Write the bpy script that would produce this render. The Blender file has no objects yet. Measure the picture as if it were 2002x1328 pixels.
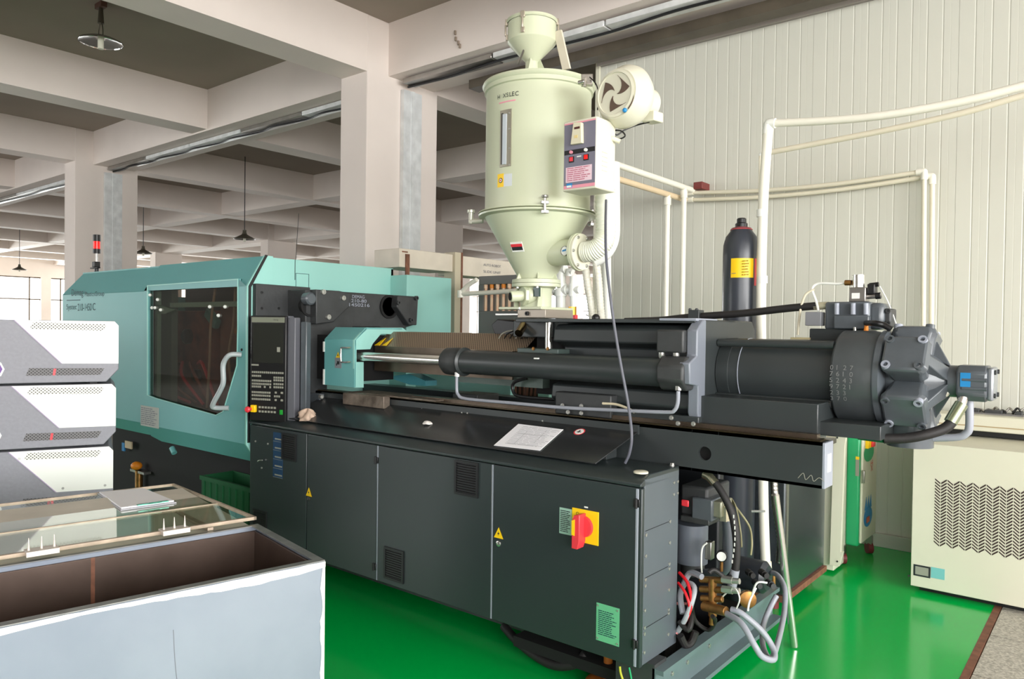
import bpy, bmesh, math, random
from mathutils import Vector, Matrix
random.seed(7)
sc = bpy.context.scene
C = sc.collection
# ------------------------------------------------------------------ camera
FPX, CX, CY, CAMH = 1470.0, 1001.0, 664.0, 1.6
YAW, PITCH, ROLL = math.radians(39.2), math.atan(23 / 1470.0), math.radians(0.75)
F0 = Vector((-math.sin(YAW), math.cos(YAW), 0)); R0 = Vector((math.cos(YAW), math.sin(YAW), 0)); Z0 = Vector((0, 0, 1))
FW = (F0 * math.cos(PITCH) - Z0 * math.sin(PITCH)).normalized()
UP0 = (Z0 * math.cos(PITCH) + F0 * math.sin(PITCH)).normalized()
RT = (R0 * math.cos(ROLL) + UP0 * math.sin(ROLL)).normalized()
UP = (UP0 * math.cos(ROLL) - R0 * math.sin(ROLL)).normalized()
cam_data = bpy.data.cameras.new('camera'); cam = bpy.data.objects.new('camera', cam_data); C.objects.link(cam)
cam_data.lens = FPX / 2002 * 36; cam_data.sensor_width = 36; cam_data.clip_end = 200
M = Matrix((RT, UP, -FW)).transposed().to_4x4(); M.translation = Vector((0, 0, CAMH)); cam.matrix_world = M
sc.camera = cam
# ------------------------------------------------------------------ world, light, exposure
w = bpy.data.worlds.new('world'); sc.world = w; w.use_nodes = True
bg = w.node_tree.nodes['Background']; bg.inputs[0].default_value = (0.93, 0.97, 1.0, 1); bg.inputs[1].default_value = 3.0
def area(name, loc, direction, sx, sy, power, col=(1, 1, 1)):
    d = bpy.data.lights.new(name, 'AREA'); d.shape = 'RECTANGLE'; d.size = sx; d.size_y = sy; d.energy = power; d.color = col
    o = bpy.data.objects.new(name, d); C.objects.link(o); o.location = loc
    o.rotation_euler = Vector(direction).to_track_quat('-Z', 'Y').to_euler(); return o
area('window_light_east', (6.95, 0.2, 2.5), (-1, 0.1, -0.02), 10.5, 3.0, 800, (1.0, 0.99, 0.965))
area('window_light_south', (3.6, -5.95, 2.5), (-0.35, 1, -0.02), 5.5, 3.0, 120, (1.0, 0.985, 0.95))
area('window_light_south_west', (-13.7, -5.95, 2.5), (0.0, 1, -0.02), 9, 3.0, 120, (1.0, 0.985, 0.96))  # unseen source, added to brighten the background on the left
area('window_light_far_west', (-37.8, 17, 2.4), (1, 0, 0), 40, 2.6, 2600, (0.96, 1.0, 0.98))
area('window_light_far_north', (-17, 35.8, 2.4), (0, -1, 0), 38, 2.6, 2600, (0.96, 1.0, 0.98))
sc.view_settings.view_transform = 'Standard'; sc.view_settings.look = 'None'
sc.view_settings.gamma = 1.0; sc.view_settings.use_curve_mapping = False
sc.view_settings.exposure = 0.55

# ------------------------------------------------------------------ helpers
def P(px, py, x=None, y=None, z=None, d=None):
    """point of a plane (x=, y= or z=) that the photograph shows at this pixel"""
    r = FW + RT * ((px - CX) / FPX) + UP * ((CY - py) / FPX)
    o = Vector((0, 0, CAMH))
    if x is not None: t = x / r.x
    elif y is not None: t = y / r.y
    elif z is not None: t = (z - CAMH) / r.z
    else: t = d
    return o + r * t
def V(*a): return Vector(a)
def srgb(r, g, b):
    f = lambda c: (c / 255 / 12.92) if c <= 10 else ((c / 255 + 0.055) / 1.055) ** 2.4
    return (f(r), f(g), f(b), 1)
MATS = {}
def mat(name, rgb, rough=0.5, metal=0.0, var=0.0, scale=4.0, bump=0.0, bscale=60.0, alt=None, emit=0, coat=0, spec=None, stretch=None):
    m = bpy.data.materials.new(name); m.use_nodes = True; nt = m.node_tree; b = nt.nodes['Principled BSDF']
    c = srgb(*rgb); b.inputs['Base Color'].default_value = c
    b.inputs['Roughness'].default_value = rough; b.inputs['Metallic'].default_value = metal
    if coat: b.inputs['Coat Weight'].default_value = coat; b.inputs['Coat Roughness'].default_value = 0.08
    if spec is not None: b.inputs['Specular IOR Level'].default_value = spec
    if emit: b.inputs['Emission Color'].default_value = c; b.inputs['Emission Strength'].default_value = emit
    tc = nt.nodes.new('ShaderNodeTexCoord'); src = tc.outputs['Object']
    if stretch:
        mp = nt.nodes.new('ShaderNodeMapping'); mp.inputs['Scale'].default_value = stretch
        nt.links.new(src, mp.inputs['Vector']); src = mp.outputs['Vector']
    if var or alt:
        n = nt.nodes.new('ShaderNodeTexNoise'); n.inputs['Scale'].default_value = scale; n.inputs['Detail'].default_value = 5
        nt.links.new(src, n.inputs['Vector'])
        r = nt.nodes.new('ShaderNodeValToRGB')
        if alt: a1, a2 = c, srgb(*alt)
        else:
            a1 = tuple(max(0, v * (1 - var)) for v in c[:3]) + (1,); a2 = tuple(min(1, v * (1 + var)) for v in c[:3]) + (1,)
        r.color_ramp.elements[0].position = 0.35; r.color_ramp.elements[1].position = 0.68
        r.color_ramp.elements[0].color = a1; r.color_ramp.elements[1].color = a2
        nt.links.new(n.outputs['Fac'], r.inputs['Fac']); nt.links.new(r.outputs['Color'], b.inputs['Base Color'])
    if bump:
        n2 = nt.nodes.new('ShaderNodeTexNoise'); n2.inputs['Scale'].default_value = bscale; n2.inputs['Detail'].default_value = 3
        nt.links.new(src, n2.inputs['Vector'])
        bp = nt.nodes.new('ShaderNodeBump'); bp.inputs['Strength'].default_value = bump; bp.inputs['Distance'].default_value = 0.01
        nt.links.new(n2.outputs['Fac'], bp.inputs['Height']); nt.links.new(bp.outputs['Normal'], b.inputs['Normal'])
    MATS[name] = m; return m
def glassmat(name, rgb, alpha, rough=0.03):
    m = bpy.data.materials.new(name); m.use_nodes = True; nt = m.node_tree; nt.nodes.clear()
    out = nt.nodes.new('ShaderNodeOutputMaterial'); mx = nt.nodes.new('ShaderNodeMixShader')
    tr = nt.nodes.new('ShaderNodeBsdfTransparent'); gl = nt.nodes.new('ShaderNodeBsdfGlossy')
    fr = nt.nodes.new('ShaderNodeFresnel'); fr.inputs[0].default_value = 1.5
    ad = nt.nodes.new('ShaderNodeMath'); ad.operation = 'ADD'; ad.inputs[1].default_value = alpha
    tr.inputs[0].default_value = srgb(*rgb); gl.inputs['Roughness'].default_value = rough
    gl.inputs[0].default_value = (0.95, 0.97, 0.96, 1)
    geo = nt.nodes.new('ShaderNodeNewGeometry'); inv = nt.nodes.new('ShaderNodeMath'); inv.operation = 'SUBTRACT'; inv.inputs[0].default_value = 1.0
    nt.links.new(geo.outputs['Backfacing'], inv.inputs[1]); mu = nt.nodes.new('ShaderNodeMath'); mu.operation = 'MULTIPLY'
    nt.links.new(fr.outputs[0], ad.inputs[0]); nt.links.new(ad.outputs[0], mu.inputs[0]); nt.links.new(inv.outputs[0], mu.inputs[1])
    nt.links.new(mu.outputs[0], mx.inputs[0])
    nt.links.new(tr.outputs[0], mx.inputs[1]); nt.links.new(gl.outputs[0], mx.inputs[2]); nt.links.new(mx.outputs[0], out.inputs[0])
    MATS[name] = m; return m
def dotmat(name, base, hole, sc_u, rough=0.5, metal=0.0, axes='xy'):
    """sheet perforated with fine staggered holes (each far below 10 px in the photograph)"""
    m = bpy.data.materials.new(name); m.use_nodes = True; nt = m.node_tree; b = nt.nodes['Principled BSDF']
    b.inputs['Roughness'].default_value = rough; b.inputs['Metallic'].default_value = metal
    tc = nt.nodes.new('ShaderNodeTexCoord'); sp = nt.nodes.new('ShaderNodeSeparateXYZ'); nt.links.new(tc.outputs['Object'], sp.inputs[0])
    def mth(op, a, b_=None):
        n = nt.nodes.new('ShaderNodeMath'); n.operation = op
        for i, v in enumerate((a, b_)):
            if v is None: continue
            if isinstance(v, (int, float)): n.inputs[i].default_value = v
            else: nt.links.new(v, n.inputs[i])
        return n.outputs[0]
    k = math.pi * sc_u
    s1 = mth('SINE', mth('MULTIPLY', sp.outputs[axes[0].upper()], k)); s2 = mth('SINE', mth('MULTIPLY', sp.outputs[axes[1].upper()], k))
    pr = mth('MULTIPLY', s1, s2)
    g = mth('GREATER_THAN', pr, 0.3)
    mx = nt.nodes.new('ShaderNodeMixRGB'); mx.inputs[1].default_value = srgb(*base); mx.inputs[2].default_value = srgb(*hole)
    nt.links.new(g, mx.inputs[0]); nt.links.new(mx.outputs[0], b.inputs['Base Color']); MATS[name] = m; return m

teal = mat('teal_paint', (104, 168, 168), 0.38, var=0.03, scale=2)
teal_lit = mat('teal_light_paint', (150, 205, 196), 0.4)  # same teal painted paler, mainly for faces toward the light
dark = mat('dark_grey_paint', (50, 55, 56), 0.36, var=0.10, scale=3, bump=0.02, bscale=300)
dark_cab = mat('cabinet_grey_paint', (46, 54, 55), 0.34, var=0.06, scale=2, bump=0.02, bscale=400)
cast = mat('cast_grey_paint', (54, 56, 57), 0.5, var=0.18, scale=9, bump=0.12, bscale=50)
cast2 = mat('motor_grey_paint', (82, 88, 93), 0.25, var=0.08, scale=9, bump=0.04, bscale=60)
edge_grey = mat('pale_grey_paint', (150, 156, 168), 0.4)
black = mat('black_plastic', (22, 22, 24), 0.4)
blackr = mat('black_rubber', (28, 26, 26), 0.62, bump=0.1, bscale=120)
void = mat('dark_recess', (12, 12, 13), 0.8)
screen = mat('screen_glass', (40, 42, 38), 0.12)
keygrey = mat('key_grey', (150, 150, 138), 0.5)
chrome = mat('chrome', (222, 220, 214), 0.2, 0.9)
steel = mat('brushed_steel', (175, 172, 168), 0.34, 1.0, var=0.1, scale=6)
zinc = mat('zinc_bolt', (190, 190, 185), 0.35, 0.8)
galv = mat('galvanised_sheet', (222, 224, 224), 0.35, 0.15, var=0.12, scale=7, bump=0.15, bscale=9)
brass = mat('brass', (150, 110, 62), 0.4, 0.85, var=0.25, scale=30)
copper = mat('copper_hose', (240, 175, 130), 0.5, alt=(250, 228, 200), scale=8)
brownm = mat('oily_brown_steel', (96, 84, 72), 0.3, 0.75, var=0.25, scale=5)
brownp = dotmat('perforated_brown_steel', (168, 148, 126), (60, 50, 42), 125, 0.35, 0.6, 'xy')
cream = mat('cream_hopper_paint', (198, 203, 176), 0.34, var=0.02, scale=3)
creamw = mat('cream_machine_paint', (216, 214, 194), 0.4, var=0.02, scale=3)
beige = mat('beige_paint', (214, 204, 188), 0.5, var=0.06, scale=6)
white = mat('white_plastic', (236, 238, 232), 0.35)
paper = mat('paper', (244, 244, 248), 0.8)
ink = mat('ink_grey', (120, 122, 130), 0.8)
inkb = mat('ink_black', (30, 36, 40), 0.7)
inkt = mat('ink_dark_teal', (28, 66, 74), 0.6)
yellow = mat('yellow_plastic', (250, 205, 20), 0.4)
red = mat('red_plastic', (225, 60, 70), 0.35)
reddk = mat('red_light_lens', (220, 20, 15), 0.25, emit=0.5)
blue = mat('blue_sticker', (30, 130, 190), 0.4)
navy = mat('navy_label', (20, 60, 96), 0.5)
greenl = mat('green_label', (105, 185, 140), 0.45)
greenp = mat('green_paint', (40, 170, 110), 0.35)
crateg = mat('green_crate_plastic', (6, 84, 44), 0.8)
orange = mat('orange_plastic', (235, 140, 30), 0.5)
pvc = mat('white_pvc', (238, 236, 222), 0.35)
ivory = mat('ivory_pvc', (228, 222, 200), 0.4)
greyh = mat('grey_hose', (150, 154, 164), 0.35)
tankg = mat('gas_bottle_grey', (58, 62, 70), 0.3)
boxwhite = mat('white_powder_coat', (238, 240, 234), 0.4)
boxgrey = mat('grey_powder_coat', (138, 138, 146), 0.45, var=0.05, scale=60)
lavender = mat('lavender_edge', (176, 160, 190), 0.5)
perfW = dotmat('perforated_white', (228, 229, 222), (90, 88, 80), 120, 0.5, 0, 'yz')
perfD = dotmat('perforated_dark', (112, 110, 112), (20, 18, 18), 120, 0.5, 0, 'yz')
redhose = mat('red_hose', (225, 40, 50), 0.4)
clothm = mat('beige_cloth', (205, 180, 160), 0.9)
cloudp = mat('lavender_panel', (118, 116, 132), 0.45)
pinks = mat('pink_stripe', (228, 150, 165), 0.5)
terr = mat('red_brown_iron', (150, 84, 60), 0.6, var=0.4, scale=8)
smoked = glassmat('smoked_glazing', (205, 198, 190), 0.02, 0.02)
clearg = glassmat('clear_acrylic', (240, 246, 240), 0.06, 0.04)
flexw = mat('white_flexible_duct', (225, 226, 214), 0.35, bump=0.0)
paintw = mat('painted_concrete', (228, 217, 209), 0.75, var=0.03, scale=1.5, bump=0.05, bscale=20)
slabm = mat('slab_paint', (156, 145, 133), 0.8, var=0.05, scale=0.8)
panelm = mat('wall_panel_paint', (206, 206, 194), 0.45, var=0.01, scale=1)
concretem = mat('grey_concrete_floor', (150, 148, 142), 0.4, var=0.06, scale=1.5)
floorm = mat('green_epoxy', (0, 178, 74), 0.16, var=0.05, scale=0.6, bump=0.015, bscale=3)
rustm = mat('rusted_edge', (120, 78, 58), 0.7, var=0.3, scale=20)

WP = {}
def uv3(n):
    n = n.normalized(); a = V(0, 0, 1) if abs(n.z) < 0.9 else V(1, 0, 0)
    u = a.cross(n).normalized(); v = n.cross(u).normalized(); return u, v
class MB:
    def __init__(s): s.v = []; s.f = []
    def add(s, vs, fs):
        k = len(s.v); s.v += [Vector(q) for q in vs]; s.f += [tuple(i + k for i in f) for f in fs]; return s
    def box(s, x0, x1, y0, y1, z0, z1):
        return s.add([(x, y, z) for x in (x0, x1) for y in (y0, y1) for z in (z0, z1)],
                     [(0, 1, 3, 2), (4, 6, 7, 5), (0, 4, 5, 1), (2, 3, 7, 6), (0, 2, 6, 4), (1, 5, 7, 3)])
    def obox(s, o, a, b, c):
        o, a, b, c = map(Vector, (o, a, b, c))
        pts = [o + a * i + b * j + c * k for i in (0, 1) for j in (0, 1) for k in (0, 1)]
        return s.add(pts, [(0, 1, 3, 2), (4, 6, 7, 5), (0, 4, 5, 1), (2, 3, 7, 6), (0, 2, 6, 4), (1, 5, 7, 3)])
    def prism(s, poly, ext):
        n = len(poly); e = Vector(ext); p = [Vector(q) for q in poly]
        return s.add(p + [q + e for q in p], [tuple(range(n))[::-1], tuple(range(n, 2 * n))] + [(i, (i + 1) % n, n + (i + 1) % n, n + i) for i in range(n)])
    def ring(s, outer, inner, ext):
        n = len(outer); e = Vector(ext); o = [Vector(q) for q in outer]; i_ = [Vector(q) for q in inner]
        vs = o + i_ + [q + e for q in o] + [q + e for q in i_]; fs = []
        for a in range(n):
            b = (a + 1) % n
            fs += [(a, b, n + b, n + a), (2 * n + a, 3 * n + a, 3 * n + b, 2 * n + b), (a, 2 * n + a, 2 * n + b, b), (n + a, n + b, 3 * n + b, 3 * n + a)]
        return s.add(vs, fs)
    def cyl(s, p0, p1, r, r2=None, n=24):
        p0, p1 = Vector(p0), Vector(p1); r2 = r if r2 is None else r2; u, v = uv3(p1 - p0)
        ph = math.pi / n
        a = [p0 + (u * math.cos(t) + v * math.sin(t)) * r for t in [2 * math.pi * i / n + ph for i in range(n)]]
        b = [p1 + (u * math.cos(t) + v * math.sin(t)) * r2 for t in [2 * math.pi * i / n + ph for i in range(n)]]
        return s.add(a + b, [tuple(range(n))[::-1], tuple(range(n, 2 * n))] + [(i, (i + 1) % n, n + (i + 1) % n, n + i) for i in range(n)])
    def lathe(s, prof, o, ax=(0, 0, 1), n=40, cap=True):
        o = Vector(o); ax = Vector(ax).normalized(); u, v = uv3(ax); vs = []; m = len(prof)
        for (r, h) in prof:
            for i in range(n):
                t = 2 * math.pi * i / n; vs.append(o + ax * h + (u * math.cos(t) + v * math.sin(t)) * max(r, 1e-4))
        fs = [(k * n + i, k * n + (i + 1) % n, (k + 1) * n + (i + 1) % n, (k + 1) * n + i) for k in range(m - 1) for i in range(n)]
        if cap: fs += [tuple(range(n))[::-1], tuple(range((m - 1) * n, m * n))]
        return s.add(vs, fs)
    def tube(s, pts, r, n=10, sub=6, smooth=True):
        p = [Vector(q) for q in pts]
        if smooth and len(p) > 2:
            q = []
            for i in range(len(p) - 1):
                a = p[max(i - 1, 0)]; b = p[i]; c = p[i + 1]; d = p[min(i + 2, len(p) - 1)]
                for k in range(sub):
                    t = k / sub
                    q.append(0.5 * ((2 * b) + (c - a) * t + (2 * a - 5 * b + 4 * c - d) * t * t + (3 * b - a - 3 * c + d) * t ** 3))
            q.append(p[-1]); p = q
        m = len(p); T = [(p[min(i + 1, m - 1)] - p[max(i - 1, 0)]).normalized() for i in range(m)]
        u, _ = uv3(T[0]); vs = []
        for i in range(m):
            u = (u - T[i] * u.dot(T[i])).normalized(); v = T[i].cross(u)
            rr = r(i / (m - 1)) if callable(r) else r
            for k in range(n):
                t = 2 * math.pi * k / n; vs.append(p[i] + (u * math.cos(t) + v * math.sin(t)) * rr)
        fs = [(a * n + i, a * n + (i + 1) % n, (a + 1) * n + (i + 1) % n, (a + 1) * n + i) for a in range(m - 1) for i in range(n)]
        fs += [tuple(range(n))[::-1], tuple(range((m - 1) * n, m * n))]
        return s.add(vs, fs)
    def ball(s, o, r, n=16, sz=1.0):
        return s.lathe([(r * math.sin(math.pi * k / 8), -r * sz * math.cos(math.pi * k / 8)) for k in range(9)], o, (0, 0, 1), n)
    def build(s, name, m, parent=None, bevel=0, ang=35, label=None, kind=None, seg=2):
        lo = Vector([min(q[i] for q in s.v) for i in range(3)]); hi = Vector([max(q[i] for q in s.v) for i in range(3)])
        c = (lo + hi) / 2; me = bpy.data.meshes.new(name)
        me.from_pydata([tuple(q - c) for q in s.v], [], s.f); me.update()
        bm = bmesh.new(); bm.from_mesh(me); bmesh.ops.recalc_face_normals(bm, faces=bm.faces); bm.to_mesh(me); bm.free()
        me.shade_smooth(); me.set_sharp_from_angle(angle=math.radians(ang))
        me.materials.append(m if not isinstance(m, str) else MATS[m])
        o = bpy.data.objects.new(name, me); C.objects.link(o)
        if parent is not None: o.parent = parent; o.location = c - WP[parent.name]
        else: o.location = c
        WP[o.name] = c
        if bevel:
            bv = o.modifiers.new('bevel', 'BEVEL'); bv.width = bevel; bv.segments = seg; bv.limit_method = 'ANGLE'; bv.angle_limit = math.radians(40)
        if label: o['label'] = label
        if kind: o['kind'] = kind
        return o
def thing(name, label, cat, loc, group=None):
    o = bpy.data.objects.new(name, None); C.objects.link(o); o.location = loc; WP[o.name] = Vector(loc)
    o.empty_display_size = 0.1; o['label'] = label; o['category'] = cat
    if group: o['group'] = group
    return o
def tag(o, label, cat, group=None):
    o['label'] = label; o['category'] = cat
    if group: o['group'] = group
    return o
def B(name, m, par, x0, x1, y0, y1, z0, z1, bevel=0.0, **k):
    return MB().box(x0, x1, y0, y1, z0, z1).build(name, m, par, bevel, **k)
def copy_tree(o, delta, parent=None):
    c = o.copy(); C.objects.link(c); WP[c.name] = WP[o.name] + Vector(delta)
    if parent is not None: c.parent = parent
    else: c.location = o.location + Vector(delta)
    for ch in [q for q in bpy.data.objects if q.parent == o and q != c]: copy_tree(ch, delta, c)
    return c
def text(name, s, m, par, o, u, v, height=None, width=None, bold=0.0, lift=0.0012, shear=0):
    """flat lettering; o = lower left corner, u = reading direction, v = up"""
    cu = bpy.data.curves.new('lettering', 'FONT'); cu.body = s; cu.size = 1; cu.offset = bold; cu.shear = shear; cu.extrude = 0.0
    to = bpy.data.objects.new('lettering_tmp', cu); C.objects.link(to); dg = bpy.context.evaluated_depsgraph_get(); dg.update()
    me0 = to.evaluated_get(dg).to_mesh(); vs = [q.co.copy() for q in me0.vertices]; fs = [tuple(p.vertices) for p in me0.polygons]
    to.to_mesh_clear; bpy.data.objects.remove(to); bpy.data.curves.remove(cu)
    lo = V(min(q.x for q in vs), min(q.y for q in vs)); hi = V(max(q.x for q in vs), max(q.y for q in vs))
    sx = (width / (hi.x - lo.x)) if width else height / (hi.y - lo.y); sy = (height / (hi.y - lo.y)) if height else sx
    u, v, o = Vector(u).normalized(), Vector(v).normalized(), Vector(o); n = u.cross(v)
    b = MB(); b.add([o + u * (q.x - lo.x) * sx + v * (q.y - lo.y) * sy + n * lift for q in vs], fs)
    return b.build(name, m, par)
def fakelines(name, m, par, o, u, v, wd, ht, rows, lift=0.001, fill=0.45, seed=1, word=0.12):
    """rows of small print too fine to read in the photograph"""
    rnd = random.Random(seed); b = MB(); u, v, o = Vector(u).normalized(), Vector(v).normalized(), Vector(o); n = u.cross(v)
    for r in range(rows):
        yy = ht * (r + 0.5) / rows; hh = ht / rows * fill; xx = 0.0; end = wd * rnd.uniform(0.7, 1.0)
        while xx < end - 0.02 * wd:
            L = min(wd * rnd.uniform(word * 0.4, word * 1.5), end - xx)
            q = o + u * xx + v * (yy - hh / 2) + n * lift
            b.add([q, q + u * L, q + u * L + v * hh, q + v * hh], [(0, 1, 2, 3)]); xx += L + wd * 0.025
    return b.build(name, m, par)
def bolt(par, p, n, r=0.008, h=0.006, m=None, name='bolt'):
    p, n = Vector(p), Vector(n).normalized()
    return MB().cyl(p, p + n * h * 0.4, r * 1.3, n=12).cyl(p + n * h * 0.4, p + n * h, r, n=6).build(name, m or zinc, par)
def socket(par, p, n, r, h, m=None, name='bolt'):
    p, n = Vector(p), Vector(n).normalized()
    return MB().lathe([(r, 0), (r, h), (r * 0.55, h), (r * 0.55, h * 0.4), (0.001, h * 0.4)], p, n, 14).build(name, m or cast, par)
def RY(px0, py0, px1, py1, y):
    my, mx = (py0 + py1) / 2, (px0 + px1) / 2
    return P(px0, my, y=y).x, P(px1, my, y=y).x, P(mx, py1, y=y).z, P(mx, py0, y=y).z
def RX(px0, py0, px1, py1, x):
    my, mx = (py0 + py1) / 2, (px0 + px1) / 2
    return P(px0, my, x=x).y, P(px1, my, x=x).y, P(mx, py1, x=x).z, P(mx, py0, x=x).z
NX, NYm, UZ, UX, UY = V(1, 0, 0), V(0, -1, 0), V(0, 0, 1), V(1, 0, 0), V(0, 1, 0)
def warn(par, y, px, py, s=0.05):
    p = P(px, py, y=y)
    MB().prism([p + V(-s / 2, 0, -s * 0.45), p + V(s / 2, 0, -s * 0.45), p + V(0, 0, s * 0.45)], (0, -0.0015, 0)).build('warning_triangle', yellow, par)
    q = p + V(0, -0.0025, 0)
    return MB().add([q + V(0.004, 0, 0.012), q + V(-0.006, 0, -0.006), q + V(0.001, 0, -0.006), q + V(-0.003, 0, -0.017), q + V(0.007, 0, 0.0), q + V(0.0, 0, 0.0)], [(0, 1, 2, 3, 4, 5)]).build('lightning_mark', inkb, par)
# ================================================================== THE SETTING
def struct(o): o['kind'] = 'structure'; return o
XE, XW, YS, YN, ZC = 7.0, -38.0, -6.0, 36.0, 4.75
WY = 6.1
fl = struct(MB().box(-9.0, -0.565, -0.4, WY, -0.1, 0.0).build('floor', floorm))
struct(MB().box(XW, -9.0, YS, YN, -0.1, 0.0).box(-9.0, -0.565, YS, -0.4, -0.1, 0).box(-9.0, XE, WY, YN, -0.1, 0.0).build('floor_grey', concretem))
# granite tiled aisle
tilem = mat('granite_tile', (150, 146, 136), 0.55, alt=(206, 202, 190), scale=90, bump=0.03)
ft = struct(MB().box(-0.53, XE, YS, WY, -0.1, -0.012).build('floor_tiles_bed', rustm)); ft.name = 'floor_bed'; WP['floor_bed'] = WP[list(WP)[-1]]
tm = None
for i in range(6):
    for j in range(14):
        x0 = -0.53 + i * 0.6; y1 = 5.9 - j * 0.6
        if tm is None:
            o = MB().box(x0 + .004, x0 + .596, y1 - .596, y1 - .004, -0.012, -0.001).build('floor_tile', tilem, ft, bevel=0.002, seg=1); tm = o
        else:
            o = tm.copy(); C.objects.link(o); o.location = V(x0 + .3, y1 - .3, -0.0065) - WP['floor_bed']
struct(MB().box(-0.565, -0.53, YS, WY, -0.1, 0.001).build('trim_1', rustm))
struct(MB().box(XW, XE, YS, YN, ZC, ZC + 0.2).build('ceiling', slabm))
# beams
ZB = 4.18
BX = [-6.0 - 3.63 * k for k in range(0, 9)] + [-2.4, 1.2, 4.8]
ROWS = [(5.26, 5.92), (9.6, 10.0), (13.4, 14.05), (17.6, 18.0), (21.6, 22.2), (26.0, 26.4), (30, 30.6)]
for x1 in BX:
    struct(MB().box(x1 - 0.40, x1, YS, YN, ZB + (0.0 if x1 == -6.0 else 0.04), ZC).build('ceiling_beam', paintw))
for (y0, y1) in ROWS + [(0.9, 1.3), (-3.6, -3.0)]:
    struct(MB().box(XW, XE, y0, y1, ZB + (0.02 if y1 - y0 > 0.5 else 0.05), ZC).build('ceiling_beam', paintw))
# columns, each with a galvanised cable channel on its lit face
def column(x1, y0, name='column', duct=True):
    c = struct(MB().box(x1 - 0.42, x1 + 0.005, y0, y0 + 1.0, 0, ZC).build(name, paintw, bevel=0.01))
    return c
COLX = [-6.0, -13.26, -20.5, -27.8]
for cx in COLX:
    for cy in (4.98, 13.2, 21.4, 29.6): column(cx, cy)
def channel(label, x, yc, z0, z1, wd=0.30):
    t = thing('cable_channel', label, 'cable channel', (x, yc, z0))
    MB().box(x, x + 0.05, yc - wd / 2, yc + wd / 2, z0, z1).build('channel_body', galv, t)
    MB().box(x + 0.05, x + 0.062, yc - 0.02, yc + 0.02, z0, z1).build('centre_seam', galv, t)
    return t
channel('galvanised cable channel running down the big white column behind the machine', -5.99, 5.56, 0.3, 4.1, 0.26)
channel('galvanised cable channel on the column beyond the teal machine guard', -13.25, 5.56, 0.3, 4.1, 0.28)
def tray(label, x0, x1, y, z, mirror_gap):
    t = thing('cable_tray', label, 'cable tray', ((x0 + x1) / 2, y, z))
    n = max(1, int(abs(x1 - x0) / 1.2)); L = (x1 - x0) / n
    for k in range(n):
        MB().box(x0 + k * L + 0.01, x0 + (k + 1) * L - 0.01, y - 0.09, y + 0.09, z, z + 0.05).build('tray_section', galv if (k % 3) else steel, t, bevel=0.004, seg=1)
    MB().tube([V(x0 + (x1 - x0) * k / 20, y + 0.03 * math.sin(k * 2.1), z - 0.012) for k in range(21)], 0.012, 6).build('cable', black, t)
    return t
tray('galvanised cable tray under the beam between the two white columns', -13.2, -6.45, 5.55, 4.14, 0)
tray('galvanised cable tray under the beam above the white panel wall', -5.9, 6.5, 5.45, 4.13, 0)
tray('sunlit galvanised cable tray under the far beam past the teal guard', -30, -13.7, 5.55, 4.14, 0)
# dark hanging rail just below the beam, in front of the panel wall
rl = tag(MB().box(-5.3, 6.6, 5.74, 5.90, 4.06, 4.15).build('door_track', mat('track_brown', (92, 84, 72), 0.5, 0.3, var=0.2)), 'dark steel sliding track above the white panel wall', 'track')
# panel wall
wr = struct(MB().box(-3.95, XE, WY + 0.012, WY + 0.09, 0, 4.16).build('wall_back', panelm))
for k in range(11):
    x0 = -3.95 + k; x1 = min(x0 + 1.0, XE); b = MB(); xs = x0 + 0.003; prof = [(x0 + 0.0008, WY)]
    for j in range(1, 10):
        c = x0 + j * 0.1
        prof += [(c - 0.006, WY), (c - 0.002, WY + 0.0028), (c + 0.002, WY + 0.0028), (c + 0.006, WY)]
        if j % 2: prof += [(c + 0.046, WY), (c + 0.049, WY + 0.0006), (c + 0.052, WY)]
    prof += [(x0 + 0.9992, WY), (x0 + 0.9992, WY + 0.012), (x0 + 0.0008, WY + 0.012)]
    b.prism([V(a, c_, 0.1) for a, c_ in prof], (0, 0, 3.99)).build('wall_panel', panelm, wr, ang=4)
struct(MB().box(-3.95, XE, WY - 0.03, WY, 0, 0.1).build('baseboard_back', mat('skirting', (190, 192, 180), 0.5), bevel=0.004))
struct(MB().box(-3.97, -3.93, WY - 0.02, WY + 0.1, 0, 4.16).build('trim_2', creamw))
struct(MB().box(-3.95, XE, WY - 0.03, WY + 0.1, 4.10, 4.17).build('trim_3', mat('trim_grey', (170, 164, 158), 0.5)))
# outer walls with window bands
def winwall(name, axis, pos, a0, a1, sill, head, pitch, thick=0.25, idx=[0]):
    b = MB(); s = 1 if (axis == 'x' and pos > 0) or (axis == 'y' and pos > 10) else -1
    lo, hi = (pos, pos + thick) if s > 0 else (pos - thick, pos)
    def bx(u0, u1, z0, z1):
        if axis == 'x': b.box(lo, hi, u0, u1, z0, z1)
        else: b.box(u0, u1, lo, hi, z0, z1)
    bx(a0, a1, 0, sill); bx(a0, a1, head, ZC)
    n = int((a1 - a0) / pitch)
    for k in range(n + 1):
        c = a0 + (a1 - a0) * k / n; bx(max(a0, c - 0.2), min(a1, c + 0.2), sill, head)
    struct(b.build(name, paintw))
    mm = MB(); mid = (lo + hi) / 2
    for k in range(n * 3):
        c = a0 + (a1 - a0) * (k + 0.5) / (n * 3)
        if axis == 'x': mm.box(mid - .02, mid + .02, c - .025, c + .025, sill, head)
        else: mm.box(c - .025, c + .025, mid - .02, mid + .02, sill, head)
    for z in (sill, sill + (head - sill) * 0.62, head - 0.05):
        if axis == 'x': mm.box(mid - .02, mid + .02, a0, a1, z, z + .05)
        else: mm.box(a0, a1, mid - .02, mid + .02, z, z + .05)
    idx[0] += 1
    struct(mm.build('window_%d' % idx[0], mat('window_frame_%d' % idx[0], (96, 78, 52), 0.5)))
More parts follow.
